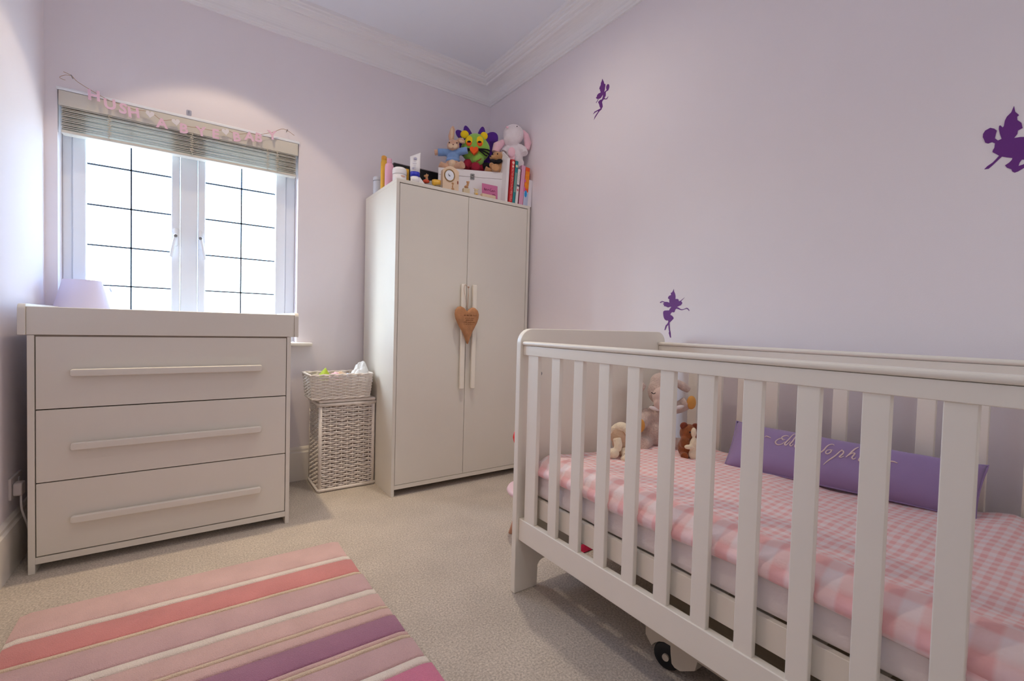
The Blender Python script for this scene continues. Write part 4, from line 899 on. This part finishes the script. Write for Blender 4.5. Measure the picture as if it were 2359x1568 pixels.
for s in (1, -1):
    for (a, L_) in ((0.10, 0.072), (-0.20, 0.068), (-0.55, 0.064)):
        cx = -0.02; pts = []
        for i in range(6):
            t = i/5; x = cx+s*(0.022+L_*t*math.cos(a)); z = 0.126+L_*t*math.sin(a)+0.006
            yy = -0.01-0.058*math.sqrt(max(0.02, 1-((x+0.018)/0.094)**2-((z-0.150)/0.092)**2))-0.003
            if z < 0.10: yy = min(yy, -0.055)
            pts.append((x, yy, z))
        mb.tube(pts, 0.0042, 6)
obj('whiskers', mb.mesh(), M_BLACKF, li, smooth=True)
blobs('body', M_MAROON, li, [('e', (-0.010, 0.01, 0.045), (0.065, 0.045, 0.045)), ('t', [(-0.03, 0.0, 0.07), (-0.062, -0.03, 0.055), (-0.075, -0.045, 0.025)], [0.028, 0.030, 0.026]), ('t', [(0.0, 0.0, 0.03), (-0.012, -0.055, 0.026), (-0.008, -0.075, 0.030)], [0.028, 0.028, 0.027])], 0.004, 3)
obj('mouth', MB().tube(catmull([(-0.006, -0.070, 0.056), (0.010, -0.069, 0.064), (0.022, -0.060, 0.078)], 4), 0.0028, 5).mesh(), M_MAROON, li)
# teddy
p = spot(0.86, 0.055)
td = thing('teddy_bear', 'small brown teddy with a black bow beside the green lion', 'soft toy', (p[0], p[1], BT), (0, 0, FACE))
blobs('body', M_BROWNF, td, [('e', (0.018, 0, 0.045), (0.040, 0.035, 0.045)), ('e', (0.012, -0.008, 0.104), (0.040, 0.034, 0.033)), ('e', (-0.018, -0.026, 0.094), (0.020, 0.018, 0.015)), ('e', (0.035, 0, 0.130), (0.013, 0.008, 0.013)), ('e', (0.0, 0.004, 0.132), (0.012, 0.008, 0.012)),
    ('t', [(0.03, 0, 0.07), (0.052, -0.01, 0.060), (0.060, -0.02, 0.040)], [0.020, 0.021, 0.018]), ('t', [(0.01, 0, 0.02), (0.0, -0.04, 0.020), (0.002, -0.060, 0.026)], [0.022, 0.022, 0.026]), ('t', [(0.0, 0, 0.02), (-0.045, -0.03, 0.016), (-0.062, -0.035, 0.020)], [0.018, 0.016, 0.020]), ('t', [(-0.01, 0, 0.07), (-0.022, -0.03, 0.05), (-0.024, -0.05, 0.04)], [0.018, 0.016, 0.014])], 0.003, 3)
obj('bow', MB().ell((-0.014, -0.040, 0.066), (0.022, 0.010, 0.014), (0, 0.3, 0)).ell((0.022, -0.040, 0.068), (0.022, 0.010, 0.014), (0, -0.3, 0)).ell((0.004, -0.045, 0.066), 0.009).mesh(), M_BLACKF, td, smooth=True)
blobs('jacket', M_BLACKF, td, [('e', (0.01, 0.008, 0.058), (0.046, 0.036, 0.030)), ('e', (-0.055, 0.004, 0.050), (0.038, 0.022, 0.024))], 0.004, 2)
obj('eye', MB().ell((-0.018, -0.036, 0.112), 0.004).ell((0.012, -0.042, 0.112), 0.004).mesh(), M_BLACKF, td, smooth=True)
obj('nose', MB().ell((-0.030, -0.040, 0.097), (0.005, 0.003, 0.004)).mesh(), M_BLACKF, td, smooth=True)
# white bunny on the books
wbn = thing('plush_bunny', 'white plush bunny with long pink ears sitting on the books', 'soft toy', (1.822, 2.655, T+0.268), (0, 0, FACE))
blobs('body', M_FURW, wbn, [('e', (0.004, 0.0, 0.056), (0.056, 0.048, 0.066)), ('e', (0.0, -0.004, 0.105), (0.042, 0.04, 0.04)), ('e', (-0.002, -0.012, 0.200), (0.064, 0.052, 0.062)), ('e', (-0.012, -0.020, 0.168), (0.050, 0.045, 0.045)),
    ('t', [(0.03, -0.01, 0.125), (0.062, -0.02, 0.105), (0.068, -0.035, 0.080)], [0.026, 0.025, 0.022]), ('t', [(-0.03, -0.01, 0.12), (-0.055, -0.02, 0.09)], [0.024, 0.022]),
    ('t', [(0.02, 0, 0.03), (0.035, -0.045, 0.020), (0.038, -0.062, 0.012)], [0.030, 0.030, 0.030]), ('t', [(-0.02, 0, 0.04), (-0.01, -0.05, 0.055), (-0.008, -0.062, 0.066)], [0.030, 0.028, 0.030])], 0.004, 3)
blobs('ear', M_FURP, wbn, [('t', [(0.052, -0.01, 0.225), (0.074, -0.014, 0.200), (0.086, -0.018, 0.150), (0.084, -0.02, 0.110)], [0.012, 0.017, 0.022, 0.014])], 0.003, 2, label='long pink inner ear')
blobs('ear', M_FURP, wbn, [('t', [(-0.060, -0.01, 0.16), (-0.098, -0.02, 0.125), (-0.110, -0.03, 0.085)], [0.016, 0.030, 0.022])], 0.003, 2, label='pale pink ear drooping to the left')
obj('foot_pad', MB().ell((-0.010, -0.088, 0.068), (0.022, 0.008, 0.030)).mesh(), M_FURP, wbn, smooth=True)
obj('foot_pad', MB().ell((-0.006, -0.080, 0.040), (0.018, 0.008, 0.020)).mesh(), M_FURP, wbn, smooth=True)
obj('eye', MB().ell((-0.040, -0.060, 0.225), (0.008, 0.004, 0.006)).mesh(), M_FURP, wbn, smooth=True)
obj('eye', MB().ell((0.018, -0.058, 0.232), 0.003).mesh(), M_INKD, wbn, smooth=True)

for o_, k_ in ((rb, 1.10), (li, 1.11), (td, 1.10), (wbn, 1.13)): o_.scale = (k_, k_, k_)

# ================================================================== RUG
rug = thing('striped_rug', 'pink and purple striped wool rug on the beige carpet', 'rug', (0.0, 1.40, 0))
pal = {'pale': rgb(222, 186, 182), 'white': rgb(238, 226, 216), 'rose': rgb(218, 144, 142), 'cream': rgb(230, 208, 184), 'mauve': rgb(210, 174, 176), 'purple': rgb(172, 122, 148), 'hot': rgb(218, 128, 160)}
ST = [(2.128, 1.975, 'pale'), (1.975, 1.943, 'white'), (1.943, 1.822, 'rose'), (1.822, 1.805, 'cream'), (1.805, 1.676, 'mauve'), (1.676, 1.640, 'white'), (1.640, 1.551, 'pale'), (1.551, 1.536, 'cream'), (1.536, 1.488, 'pale'), (1.488, 1.386, 'purple'), (1.386, 1.366, 'pale'), (1.366, 1.350, 'cream'), (1.350, 1.250, 'mauve'), (1.250, 1.216, 'white'), (1.216, 1.09, 'hot'), (1.09, 1.07, 'cream'), (1.07, 0.94, 'pale'), (0.94, 0.90, 'white'), (0.90, 0.80, 'mauve'), (0.80, 0.68, 'rose'), (0.68, 0.62, 'pale')]
def rug_edge(y): # slight skew of the right and left borders
    return -0.455+(2.13-y)*0.010, 0.548+(2.13-y)*0.040
box('backing', M_CORD, -0.44, 0.552, 0.625-1.40, 2.122-1.40, 0.0, 0.006, rug)
random.seed(2)
for y1, y0, c in ST:
    m = rug_mat('rug_'+c, pal[c]); n = 40; vs = []; fs = []
    prof = [(0.0, 0.004), (0.0035, 0.0125), (0.010, 0.0155), (0.5, 0.0165)]
    w = y1-y0
    for i in range(n+1):
        t = i/n
        ya = y0+0.0025*noise.noise(Vector((t*9, y0*7, 0))); yb_ = y1+0.0025*noise.noise(Vector((t*9, y1*7, 0)))
        xa, xb = rug_edge((y0+y1)/2); x = xa+(xb-xa)*t
        ez = 0.3 if i in (0, n) else 1.0
        ww = yb_-ya; e = min(0.008, ww*0.3)
        for (yy, zz) in ((ya+0.0006, 0.004), (ya+e*0.4, 0.0120), (ya+e, 0.0150), ((ya+yb_)/2, 0.0158), (yb_-e, 0.0150), (yb_-e*0.4, 0.0120), (yb_-0.0006, 0.004)):
            vs.append((x, yy-1.40, 0.004+(zz-0.004)*ez))
    for i in range(n):
        for k in range(6): fs.append((i*7+k, (i+1)*7+k, (i+1)*7+k+1, i*7+k+1))
    obj('stripe', MB().add(vs, fs).mesh(), m, rug, smooth=True, label={'pale': 'pale pink stripe', 'white': 'white stripe', 'rose': 'rose pink stripe', 'cream': 'thin cream stripe', 'mauve': 'dusky mauve stripe', 'purple': 'purple stripe', 'hot': 'bright pink stripe'}[c])

# ================================================================== COT
CX0, CX1, CYF, CYB = 1.000, 1.845, 1.376, -0.075
ct = thing('cot_bed', 'white wooden slatted cot bed along the right wall', 'cot', (1.42, 0.65, 0))
def C(x, y, z): return (x-1.42, y-0.65, z)
def cbx(name, x0, x1, y0, y1, z0, z1, p=ct, bevel=0.002, m=M_CRIB, **k): return box(name, m, x0-1.42, x1-1.42, y0-0.65, y1-0.65, z0, z1, p, bevel=bevel, **k)
def end_panel(y0, y1):
    P = []
    # outer outline with rounded top corners, arch between the feet
    P += [(CX0, 0), (CX0+0.108, 0), (CX0+0.108, 0.070)]
    for i in range(5): a = PI-i*PI/8; P.append((CX0+0.108+0.030+0.030*math.cos(a), 0.070+0.030*math.sin(a)))
    for i in range(5): a = PI/2-i*PI/8; P.append((CX1-0.138+0.030*math.cos(a), 0.070+0.030*math.sin(a)))
    P += [(CX1-0.108, 0), (CX1, 0)]
    for i in range(7): a = i*PI/12; P.append((CX1-0.055+0.055*math.cos(a), 0.995-0.055+0.055*math.sin(a)))
    for i in range(7): a = PI/2+i*PI/12; P.append((CX0+0.055+0.055*math.cos(a), 0.995-0.055+0.055*math.sin(a)))
    return obj('end_panel', MB().ngon([(x-1.42, z) for x, z in P], 'y', y0-0.65, y1-0.65).mesh(), M_CRIB, ct, bevel=0.003)
ep = end_panel(CYF, CYF+0.026)
end_panel(CYB-0.026, CYB)
for z in (0.825, 0.341):
    obj('bolt_cover', MB().lathe([(0.008, 0), (0.008, 0.002), (0.006, 0.0035)], n=16).mesh(), mat('bolt_grey', rgb(140, 142, 140), 0.4, metal=0.5), ep, loc=C(1.0955, CYF, z), rot=(PI/2, 0, 0), label='grey bolt cover')
def side(x, sgn):
    # x = outer face plane, sgn +1: thickness goes inwards (+x)
    a, b = (x, x+0.024) if sgn > 0 else (x-0.024, x)
    cbx('top_rail', a, b, CYB+0.001, CYF-0.001, 0.897, 0.9315)
    ca, cb_ = (a-0.006, b+0.006)
    obj('rail_cap', MB().ngon([(px-1.42, pz) for px, pz in rounded_rect(ca, cb_, 0.9325, 0.9475, 0.0068, 4)], 'y', CYB+0.001-0.65, CYF-0.001-0.65).mesh(), M_CRIB, ct, bevel=0.001)
    cbx('bottom_rail', a, b, CYB+0.001, CYF-0.001, 0.203, 0.2850, bevel=0.003)
    ys = [1.319] + [1.193-0.1113*k for k in range(11)] + [-0.022]
    for k, y in enumerate(ys):
        hw = 0.0215 if 0 < k < len(ys)-1 else 0.030
        cbx('bar', a+0.004, b-0.004, y-hw, y+hw, 0.284, 0.898, bevel=0.0022)
side(1.012, 1)
side(1.812+0.008, -1)
# mattress base: boards and slats
cbx('base_board', 1.046, 1.064, CYB+0.002, CYF-0.012, 0.303, 0.371)
cbx('base_board', 1.768, 1.784, CYB+0.002, CYF-0.012, 0.303, 0.371)
cbx('base_board', 1.064, 1.768, CYF-0.032, CYF-0.014, 0.303, 0.371)
cbx('base_board', 1.064, 1.768, CYB+0.004, CYB+0.022, 0.303, 0.371)
for i in range(13):
    y = -0.01+i*0.108
    cbx('base_slat', 1.064, 1.768, y-0.032, y+0.032, 0.352, 0.362, bevel=0.001)

# mattress with white sheet
def slab_mesh(x0, x1, y0, y1, z0, z1, r, nx, ny, fn=None):
    """soft slab: closed rounded box built as rings along y"""
    sec = []
    m = 6
    for (cx, cz, a0) in ((x1-r, z1-r, 0), (x0+r, z1-r, PI/2), (x0+r, z0+r, PI), (x1-r, z0+r, 1.5*PI)):
        for i in range(m+1): a = a0+i*PI/2/m; sec.append((cx+r*math.cos(a), cz+r*math.sin(a)))
        if a0 == 0:
            for i in range(1, nx): sec.append((x1-r-(x1-x0-2*r)*i/nx, z1))
    n = len(sec); vs = []; cxm, czm = (x0+x1)/2, (z0+z1)/2
    for j in range(ny+1):
        t = j/ny; y = y0+(y1-y0)*t; d = min(y-y0, y1-y); s = 1.0
        ins = 0.0
        if d < r: ins = r-math.sqrt(max(0, r*r-(r-d)**2))
        for (x, z) in sec:
            X = x+(ins if x < cxm else -ins)*min(1, abs(x-cxm)/((x1-x0)/2-r)); Z = z+(ins if z < czm else -ins)
            p = Vector((X, y, Z)); vs.append(fn(p) if fn else p)
    fs = [(j*n+k, j*n+(k+1) % n, (j+1)*n+(k+1) % n, (j+1)*n+k) for j in range(ny) for k in range(n)]
    fs += [tuple(range(n)), tuple(range(ny*n, (ny+1)*n))]
    return MB().add(vs, fs).mesh()
mt = thing('cot_mattress', 'cot mattress in a wrinkled white sheet under the pink quilt', 'mattress', (1.42, 0.65, 0.372))
def wr(p):
    f = 0.004*noise.noise(Vector((p.x*4, p.y*9, p.z*14)))
    k = max(0.0, min(1.0, (p.y+0.65-0.75)/0.5))
    g_ = 0.006*k*abs(noise.noise(Vector((p.x*3, p.y*7+p.z*16, 4.0))))
    return Vector((p.x-(f+g_ if p.x < 0 else 0), p.y, p.z))
obj('fitted_sheet', slab_mesh(1.050-1.42, 1.786-1.42, -0.068-0.65, 1.350-0.65, 0.0, 0.116, 0.028, 12, 110, wr), M_SHEET, mt, smooth=True)

# gingham quilt: top surface with a border folded down the near side
def quilt():
    ys = [1.334-(1.334+0.045)*j/120 for j in range(121)]
    # cross-section parameter s: 0 at far side, then near edge, then drop
    top_x0, top_x1 = 1.772, 1.052
    nt_, nd_ = 60, 9
    vs = []; uvs = []
    for j, y in enumerate(ys):
        e = max(0.0, 1-(1.334-y)/0.035)   # rounded head end
        endz = -0.045*e*e
        drop = 0.040+0.005*math.sin(y*9)+0.010*max(0, (0.30-y))*2 - (0.012*max(0, 1-abs(y-0.15)/0.06))
        drop += 0.07*max(0.0, min(1.0, (0.12-y)/0.08))
        for i in range(nt_+nd_+1):
            if i <= nt_:
                t = i/nt_; x = top_x0+(top_x1-top_x0)*t
                z = 0.513+0.012*noise.noise(Vector((x*3.2, y*3.0, 0.3)))+0.007*noise.noise(Vector((x*9, y*7, 2.3)))+0.0045*noise.noise(Vector((x*22, y*18, 5.3)))
                z += 0.018*max(0, 1-abs(y-0.22)/0.10)*max(0, min(1, (x-1.45)/0.2))     # ridge near the far foot end
                z += 0.010*math.exp(-((x-1.10)/0.045)**2)                                  # puffed border roll
                z -= 0.010*math.exp(-((t-1.0)/0.03)**2)
                v = (top_x0-x)
                if t > 0.90: v = 20+v
                elif False: pass
                xx = x
            else:
                t = (i-nt_)/nd_; a = t*1.15
                bul = 0.014+0.004*noise.noise(Vector((y*12, 1.0, 0.0)))
                xx = top_x1-0.014*math.sin(min(1.0, t*1.6)*PI/2)-0.006*math.sin(t*PI)-0.004*noise.noise(Vector((y*14, t*2, 3)))
                z = 0.503-drop*t*1.0-0.003
                v = 20+(top_x0-top_x1)+drop*t
                if t > 0.95: xx += 0.006
            yy = y-0.010*e*0 - (0.006*noise.noise(Vector((xx*5, y*4, 1.1))))
            vs.append((xx-1.42, yy-0.65, z+endz-0.5)); uvs.append((y, v))
    n = nt_+nd_+1; fs = [(j*n+k, j*n+k+1, (j+1)*n+k+1, (j+1)*n+k) for j in range(len(ys)-1) for k in range(n-1)]
    me = bpy.data.meshes.new('quilt'); me.from_pydata(vs, [], fs); me.update()
    ul = me.uv_layers.new(name='UVMap')
    for lp_ in me.loops: ul.data[lp_.index].uv = uvs[lp_.vertex_index]
    return me
q = obj('quilt', quilt(), M_GINGHAM, loc=(1.42, 0.65, 0.5), smooth=True)
sm = q.modifiers.new('thick', 'SOLIDIFY'); sm.thickness = 0.010; sm.offset = 0
tag(q, 'pink gingham quilt spread over the cot mattress', 'quilt')
# turned-back corner of quilt at the near foot end
vs = []; n = 20
for i in range(n+1):
    t = i/n; y = 0.20-0.26*t; x0 = 1.034+0.035*t
    for j, (dx, dz) in enumerate(((0.0, -0.046), (-0.010, -0.030), (-0.014, -0.012), (0.0, 0.004), (0.028, 0.010), (0.048, 0.004), (0.050, -0.012))):
        vs.append((x0+dx-1.05+0.004*math.sin(t*9+j), y-0.07, 0.478-0.075*t**1.2+dz-0.46))
fs = [(i*7+k, (i+1)*7+k, (i+1)*7+k+1, i*7+k+1) for i in range(n) for k in range(6)]
me = MB().add(vs, fs).mesh(); ul = me.uv_layers.new(name='UVMap')
for lp_ in me.loops:
    v_ = me.vertices[lp_.vertex_index].co; ul.data[lp_.index].uv = (v_.y*1.0, 20.04+v_.z*0.6)
fold = obj('quilt_fold', me, M_GINGHAM, q, loc=(1.05-1.42, 0.07-0.65, 0.46-0.5), smooth=True, label='turned edge of the pink border')
sm = fold.modifiers.new('thick', 'SOLIDIFY'); sm.thickness = 0.006

# lilac name pillow
PB = [Vector((1.600, 0.92, 0.512)), Vector((1.700, 0.28, 0.517)), Vector((1.755, 0.27, 0.662)), Vector((1.755, 0.965, 0.655))]
PC = sum(PB, Vector())/4
def pil(u, v, off=0.0, side=1):
    bot = PB[0].lerp(PB[1], u); top = PB[3].lerp(PB[2], u); p = bot.lerp(top, v)
    nrm = (PB[1]-PB[0]).cross(PB[3]-PB[0]).normalized()
    if nrm.x > 0: nrm = -nrm
    U, V = 2*u-1, 2*v-1
    th = max(0.0, (1-U**6))**0.5*max(0.0, (1-V**4))**0.6
    pinch = 0.012*(1-abs(U)**8)*(V if True else 0)*(1-0)  # edges pull in slightly between corners
    wrk = 0.004*noise.noise(Vector((u*9, v*3, side*2.0)))
    p = p + (PB[1]-PB[0])*(0.010*(1-V*V)*-1*(U**9))
    return p + nrm*(side*(0.038*th+wrk*th)+off) - (PB[3]-PB[0])*0.05*V*(1-U**8)*abs(V)
pw = thing('name_pillow', 'long lilac pillow with cream script embroidery against the far bars', 'pillow', tuple(PC))
nu, nv = 60, 22; vs = []; fs = []
for sd in (1, -1):
    for j in range(nv+1):
        for i in range(nu+1): vs.append(pil(i/nu, j/nv, 0, sd)-PC)
K = (nu+1)*(nv+1)
for b_ in (0, K):
    for j in range(nv):
        for i in range(nu):
            a = b_+j*(nu+1)+i; fs.append((a, a+1, a+nu+2, a+nu+1))
me = MB().add(vs, fs).mesh(); bm = bmesh.new(); bm.from_mesh(me); bmesh.ops.remove_doubles(bm, verts=bm.verts, dist=2e-4); bmesh.ops.recalc_face_normals(bm, faces=bm.faces); bm.to_mesh(me); bm.free()
obj('cover', me, M_PURPLE, pw, smooth=True)
obj('piping', MB().tube([pil(i/40, 0, 0)-PC for i in range(41)]+[pil(1, j/14, 0)-PC for j in range(1, 15)]+[pil(1-i/40, 1, 0)-PC for i in range(1, 41)]+[pil(0, 1-j/14, 0)-PC for j in range(1, 14)], 0.0028, 6, closed=True).mesh(), M_PURPLE, pw, smooth=True)
mb = MB()
for st in SCRIPT_STROKES:
    pts = [pil(u, v, 0.0012)-PC for u, v in [(p_.x, p_.y) for p_ in catmull([(a, b, 0) for a, b in st], 5)]]
    N = len(pts); mb.tube(pts, [0.0009+0.0013*math.sin(PI*(i+0.5)/N) for i in range(N)], 5)
obj('embroidery', mb.mesh(), M_CREAMTHREAD, pw, smooth=True, label='cream embroidered script')

# soft toys in the cot
sh = thing('plush_sheep', 'large grey-pink plush sheep with closed eyes at the head of the cot', 'soft toy', (1.600, 1.235, 0.512), (0, 0, FACE))
S_ = 0.00182
def sp_(px, py, y=0.0): return ((px-1528)*S_, y, (1045-py)*S_)
blobs('body', M_SHEEPF, sh, [('e', sp_(1535, 1012, 0.01), (0.070, 0.060, 0.068)), ('e', sp_(1540, 975, 0.01), (0.058, 0.050, 0.050)), ('e', sp_(1541, 915, 0.0), (0.054, 0.054, 0.060)), ('e', sp_(1546, 893, 0.01), (0.050, 0.052, 0.036)),
    ('t', [sp_(1515, 965), sp_(1500, 980, -0.02), sp_(1487, 990, -0.04)], [0.028, 0.028, 0.030]), ('t', [sp_(1560, 958), sp_(1585, 950, -0.01), sp_(1600, 938, -0.02)], [0.026, 0.026, 0.028]),
    ('t', [sp_(1515, 1030), sp_(1500, 1032, -0.05), sp_(1490, 1028, -0.08)], [0.030, 0.030, 0.028]), ('t', [sp_(1555, 1030), sp_(1570, 1034, -0.04), sp_(1585, 1030, -0.06)], [0.030, 0.030, 0.028])], 0.005, 3)
blobs('face', M_SHEEPFACE, sh, [('e', sp_(1538, 925, -0.035), (0.040, 0.032, 0.046)), ('e', sp_(1534, 940, -0.045), (0.030, 0.024, 0.030))], 0.004, 3)
for a, b in (((1503, 900), (1480, 925)), ((1573, 892), (1606, 912))):
    A = Vector(sp_(*a)); B = Vector(sp_(*b)); blobs('ear', M_SHEEPF, sh, [('t', [A, A.lerp(B, 0.5), B], [0.012, 0.019, 0.014])], 0.004, 2)
for a in ((1515, 917), (1566, 909)):
    c = Vector(sp_(*a)); obj('closed_eye', MB().tube(catmull([c+Vector((-0.008, -0.052 if a[0] < 1550 else -0.045, 0.003)), c+Vector((0, -0.056 if a[0] < 1550 else -0.047, -0.002)), c+Vector((0.008, -0.056 if a[0] < 1550 else -0.042, 0.002))], 4), 0.0016, 5).mesh(), M_BLACKF, sh)
for a, y in (((1487, 990), -0.062), ((1604, 937), -0.040)):
    c = sp_(*a); obj('paw_pad', MB().ell((c[0], y, c[2]), (0.019, 0.012, 0.028)).mesh(), M_ORPAD, sh, smooth=True, label='ochre paw pad')
obj('neck_ribbon', MB().ell(sp_(1572, 948, -0.05), (0.026, 0.006, 0.008), (0, -0.25, 0)).ell(sp_(1520, 952, -0.05), (0.024, 0.006, 0.008), (0, 0.25, 0)).ell(sp_(1545, 950, -0.055), 0.008).mesh(), M_SHEET, sh, smooth=True)

dg = thing('plush_puppy', 'brown and ivory plush puppy in front of the large sheep', 'soft toy', (1.575, 1.045, 0.512), (0, 0, FACE))
S_ = 0.00163
def dp(px, py, y=0.0): return ((px-1587)*S_, y, (1069-py)*S_)
blobs('body', M_DOGBR, dg, [('e', dp(1585, 1045, 0.01), (0.040, 0.036, 0.040)), ('e', dp(1585, 1010, 0.01), (0.034, 0.030, 0.036)), ('e', dp(1573, 1030, -0.008), (0.020, 0.020, 0.026)), ('e', dp(1600, 1030, -0.005), (0.020, 0.020, 0.026)),
    ('t', [dp(1575, 1058), dp(1568, 1060, -0.03)], [0.016, 0.015]), ('t', [dp(1598, 1058), dp(1604, 1060, -0.03)], [0.016, 0.015])], 0.003, 3)
for a in ((1572, 992), (1599, 994)):
    blobs('ear', mat('dark_russet', rgb(120, 50, 24), 0.95, 0.6, 260, sheen=0.3), dg, [('e', dp(a[0], a[1], 0.004), (0.016, 0.008, 0.015))], 0.003, 1, label='round russet ear')
blobs('bib', M_DOGW, dg, [('e', dp(1589, 1004, -0.022), (0.010, 0.012, 0.020)), ('e', dp(1590, 1035, -0.026), (0.018, 0.014, 0.034)), ('e', dp(1590, 1054, -0.026), (0.020, 0.016, 0.022)), ('e', dp(1575, 1036, -0.034), (0.016, 0.010, 0.009))], 0.003, 3, label='ivory front')
obj('eye', MB().ell(dp(1580, 1003, -0.024), 0.003).ell(dp(1598, 1004, -0.022), 0.003).mesh(), M_BLACKF, dg, smooth=True)

bn = thing('plush_lamb', 'small cream and tan plush lamb lying at the left of the big sheep', 'soft toy', (1.340, 1.205, 0.512), (0, 0, FACE))
S_ = 0.00166
def bp_(px, py, y=0.0): return ((px-1427)*S_, y, (1068-py)*S_)
blobs('body', mat('lamb_tan', rgb(206, 176, 146), 0.95, 0.6, 200, 0.06, 40, sheen=0.3), bn, [('e', bp_(1432, 1015, 0.0), (0.036, 0.036, 0.040)), ('e', bp_(1440, 1035, 0.01), (0.036, 0.036, 0.036)), ('e', bp_(1446, 1055, 0.0), (0.030, 0.030, 0.022))], 0.004, 3)
blobs('head', M_DOGW, bn, [('e', bp_(1436, 996, -0.012), (0.026, 0.026, 0.018)), ('t', [bp_(1428, 994), bp_(1418, 1002, -0.01), bp_(1412, 1012, -0.01)], [0.010, 0.012, 0.007]), ('t', [bp_(1440, 996, -0.03), bp_(1448, 1010, -0.036)], [0.010, 0.009])], 0.003, 2)
blobs('leg', M_DOGW, bn, [('t', [bp_(1424, 1020, -0.03), bp_(1426, 1034, -0.04), bp_(1424, 1046, -0.045)], [0.016, 0.016, 0.014]), ('e', bp_(1415, 1052, -0.045), (0.022, 0.020, 0.019))], 0.003, 3, label='cream leg and foot')
blobs('leg', M_DOGW, bn, [('t', [bp_(1440, 1045, -0.03), bp_(1442, 1055, -0.05)], [0.014, 0.014]), ('e', bp_(1440, 1062, -0.058), (0.018, 0.016, 0.014))], 0.003, 3, label='cream leg and foot')

# ================================================================== UNDER THE COT
ub = thing('underbed_drawer', 'cream underbed storage box on black wheels beneath the cot', 'storage box', (1.45, 0.40, 0))
def U(x, y): return x-1.45, y-0.40
P = [(0.892, 0.165), (0.892, 0.070), (0.868, 0.046), (0.858, 0.060), (0.842, 0.074), (0.825, 0.082), (0.803, 0.084), (0.801, 0.060), (0.797, 0.036), (0.786, 0.029), (0.768, 0.030), (0.722, 0.060), (0.715, 0.090), (0.55, 0.09), (0.20, 0.09), (0.11, 0.06), (0.06, 0.032), (0.03, 0.035), (0.02, 0.165)]
obj('housing', MB().prism([(y-0.40, z) for y, z in P], 'x', 1.150-1.45, 1.215-1.45).mesh(), M_UNDER, ub, bevel=0.003)
box('tray', M_UNDER, 1.215-1.45, 1.72-1.45, 0.02-0.40, 0.89-0.40, 0.075, 0.165, ub, bevel=0.006)
for y in (0.822, 0.075):
    w_ = obj('wheel', MB().lathe([(0.020, -0.014), (0.036, -0.013), (0.040, -0.008), (0.040, 0.008), (0.036, 0.013), (0.020, 0.014)], n=28).mesh(), M_BLACK, ub, loc=(1.168-1.45, y-0.40, 0.040), rot=(0, PI/2, 0.25), smooth=True)
    obj('hub', MB().lathe([(0.010, -0.020), (0.011, 0.020)], n=16).mesh(), M_UNDER, w_, label='cream hub')
for y in (0.80, 0.10):
    obj('wheel', MB().lathe([(0.020, -0.014), (0.040, -0.008), (0.040, 0.008), (0.020, 0.014)], n=24).mesh(), M_BLACK, ub, loc=(1.66-1.45, y-0.40, 0.040), rot=(0, PI/2, 0), smooth=True)
tag(crumple('red_cloth', M_MAROON if False else mat('crimson_cloth', rgb(190, 30, 70), 0.9, 0.2, 100), (1.470, 1.500, 0.002), 0.040, 0.035, 0.04, 31), 'crimson cloth on the carpet behind the head panel of the cot', 'cloth')

# child's chair behind the cot
cc = thing('childs_chair', 'little painted chair with pink seat and red back behind the cot end', 'chair', (1.378, 1.690, 0))
obj('seat', MB().lathe([(0.0, 0.214), (0.118, 0.214), (0.140, 0.222), (0.146, 0.234), (0.140, 0.246), (0.126, 0.250), (0.0, 0.246)], n=36, caps=False).mesh(), M_SEATPINK, cc, loc=(-0.030, 0, 0), smooth=True)
for a in (3.55, 5.2, 2.3, 0.8):
    ca, sa = math.cos(a), math.sin(a)
    obj('leg', MB().tube([(0.085*ca, 0.085*sa, 0.216), (0.125*ca, 0.125*sa, 0.08), (0.150*ca, 0.150*sa, 0.0)], [0.014, 0.013, 0.011], 12).mesh(), M_LEGPEACH, cc, smooth=True)
obj('backrest', MB().prism([(x-0.02, z+0.52) for x, z in heart_poly(0.18, 0.17)], 'y', 0.085, 0.100).mesh(), M_RED, cc, bevel=0.003, label='red backrest')
for x in (-0.085, 0.045): obj('back_spindle', MB().tube([(x, 0.092, 0.236), (x, 0.092, 0.46)], 0.0085, 10).mesh(), M_RED, cc, smooth=True)

# ================================================================== WALL FAIRIES
for nm, poly, lab in (('FAIRY_A', FAIRY_A, 'purple fairy silhouette sticker high on the right wall above the wardrobe side'), ('FAIRY_B', FAIRY_B, 'purple dancing fairy sticker just above the cot headboard'), ('FAIRY_C', FAIRY_C, 'large purple fairy sticker at the right edge of the photo')):
    cy = sum(p[0] for p in poly)/len(poly); cz = sum(p[1] for p in poly)/len(poly)
    o = obj('fairy_decal', MB().prism([(a-cy, b-cz) for a, b in poly], 'x', -0.0012, -0.0002).mesh(), M_FAIRY, loc=(XR, cy, cz))
    tag(o, lab, 'wall sticker', 'purple fairy stickers on the right wall')
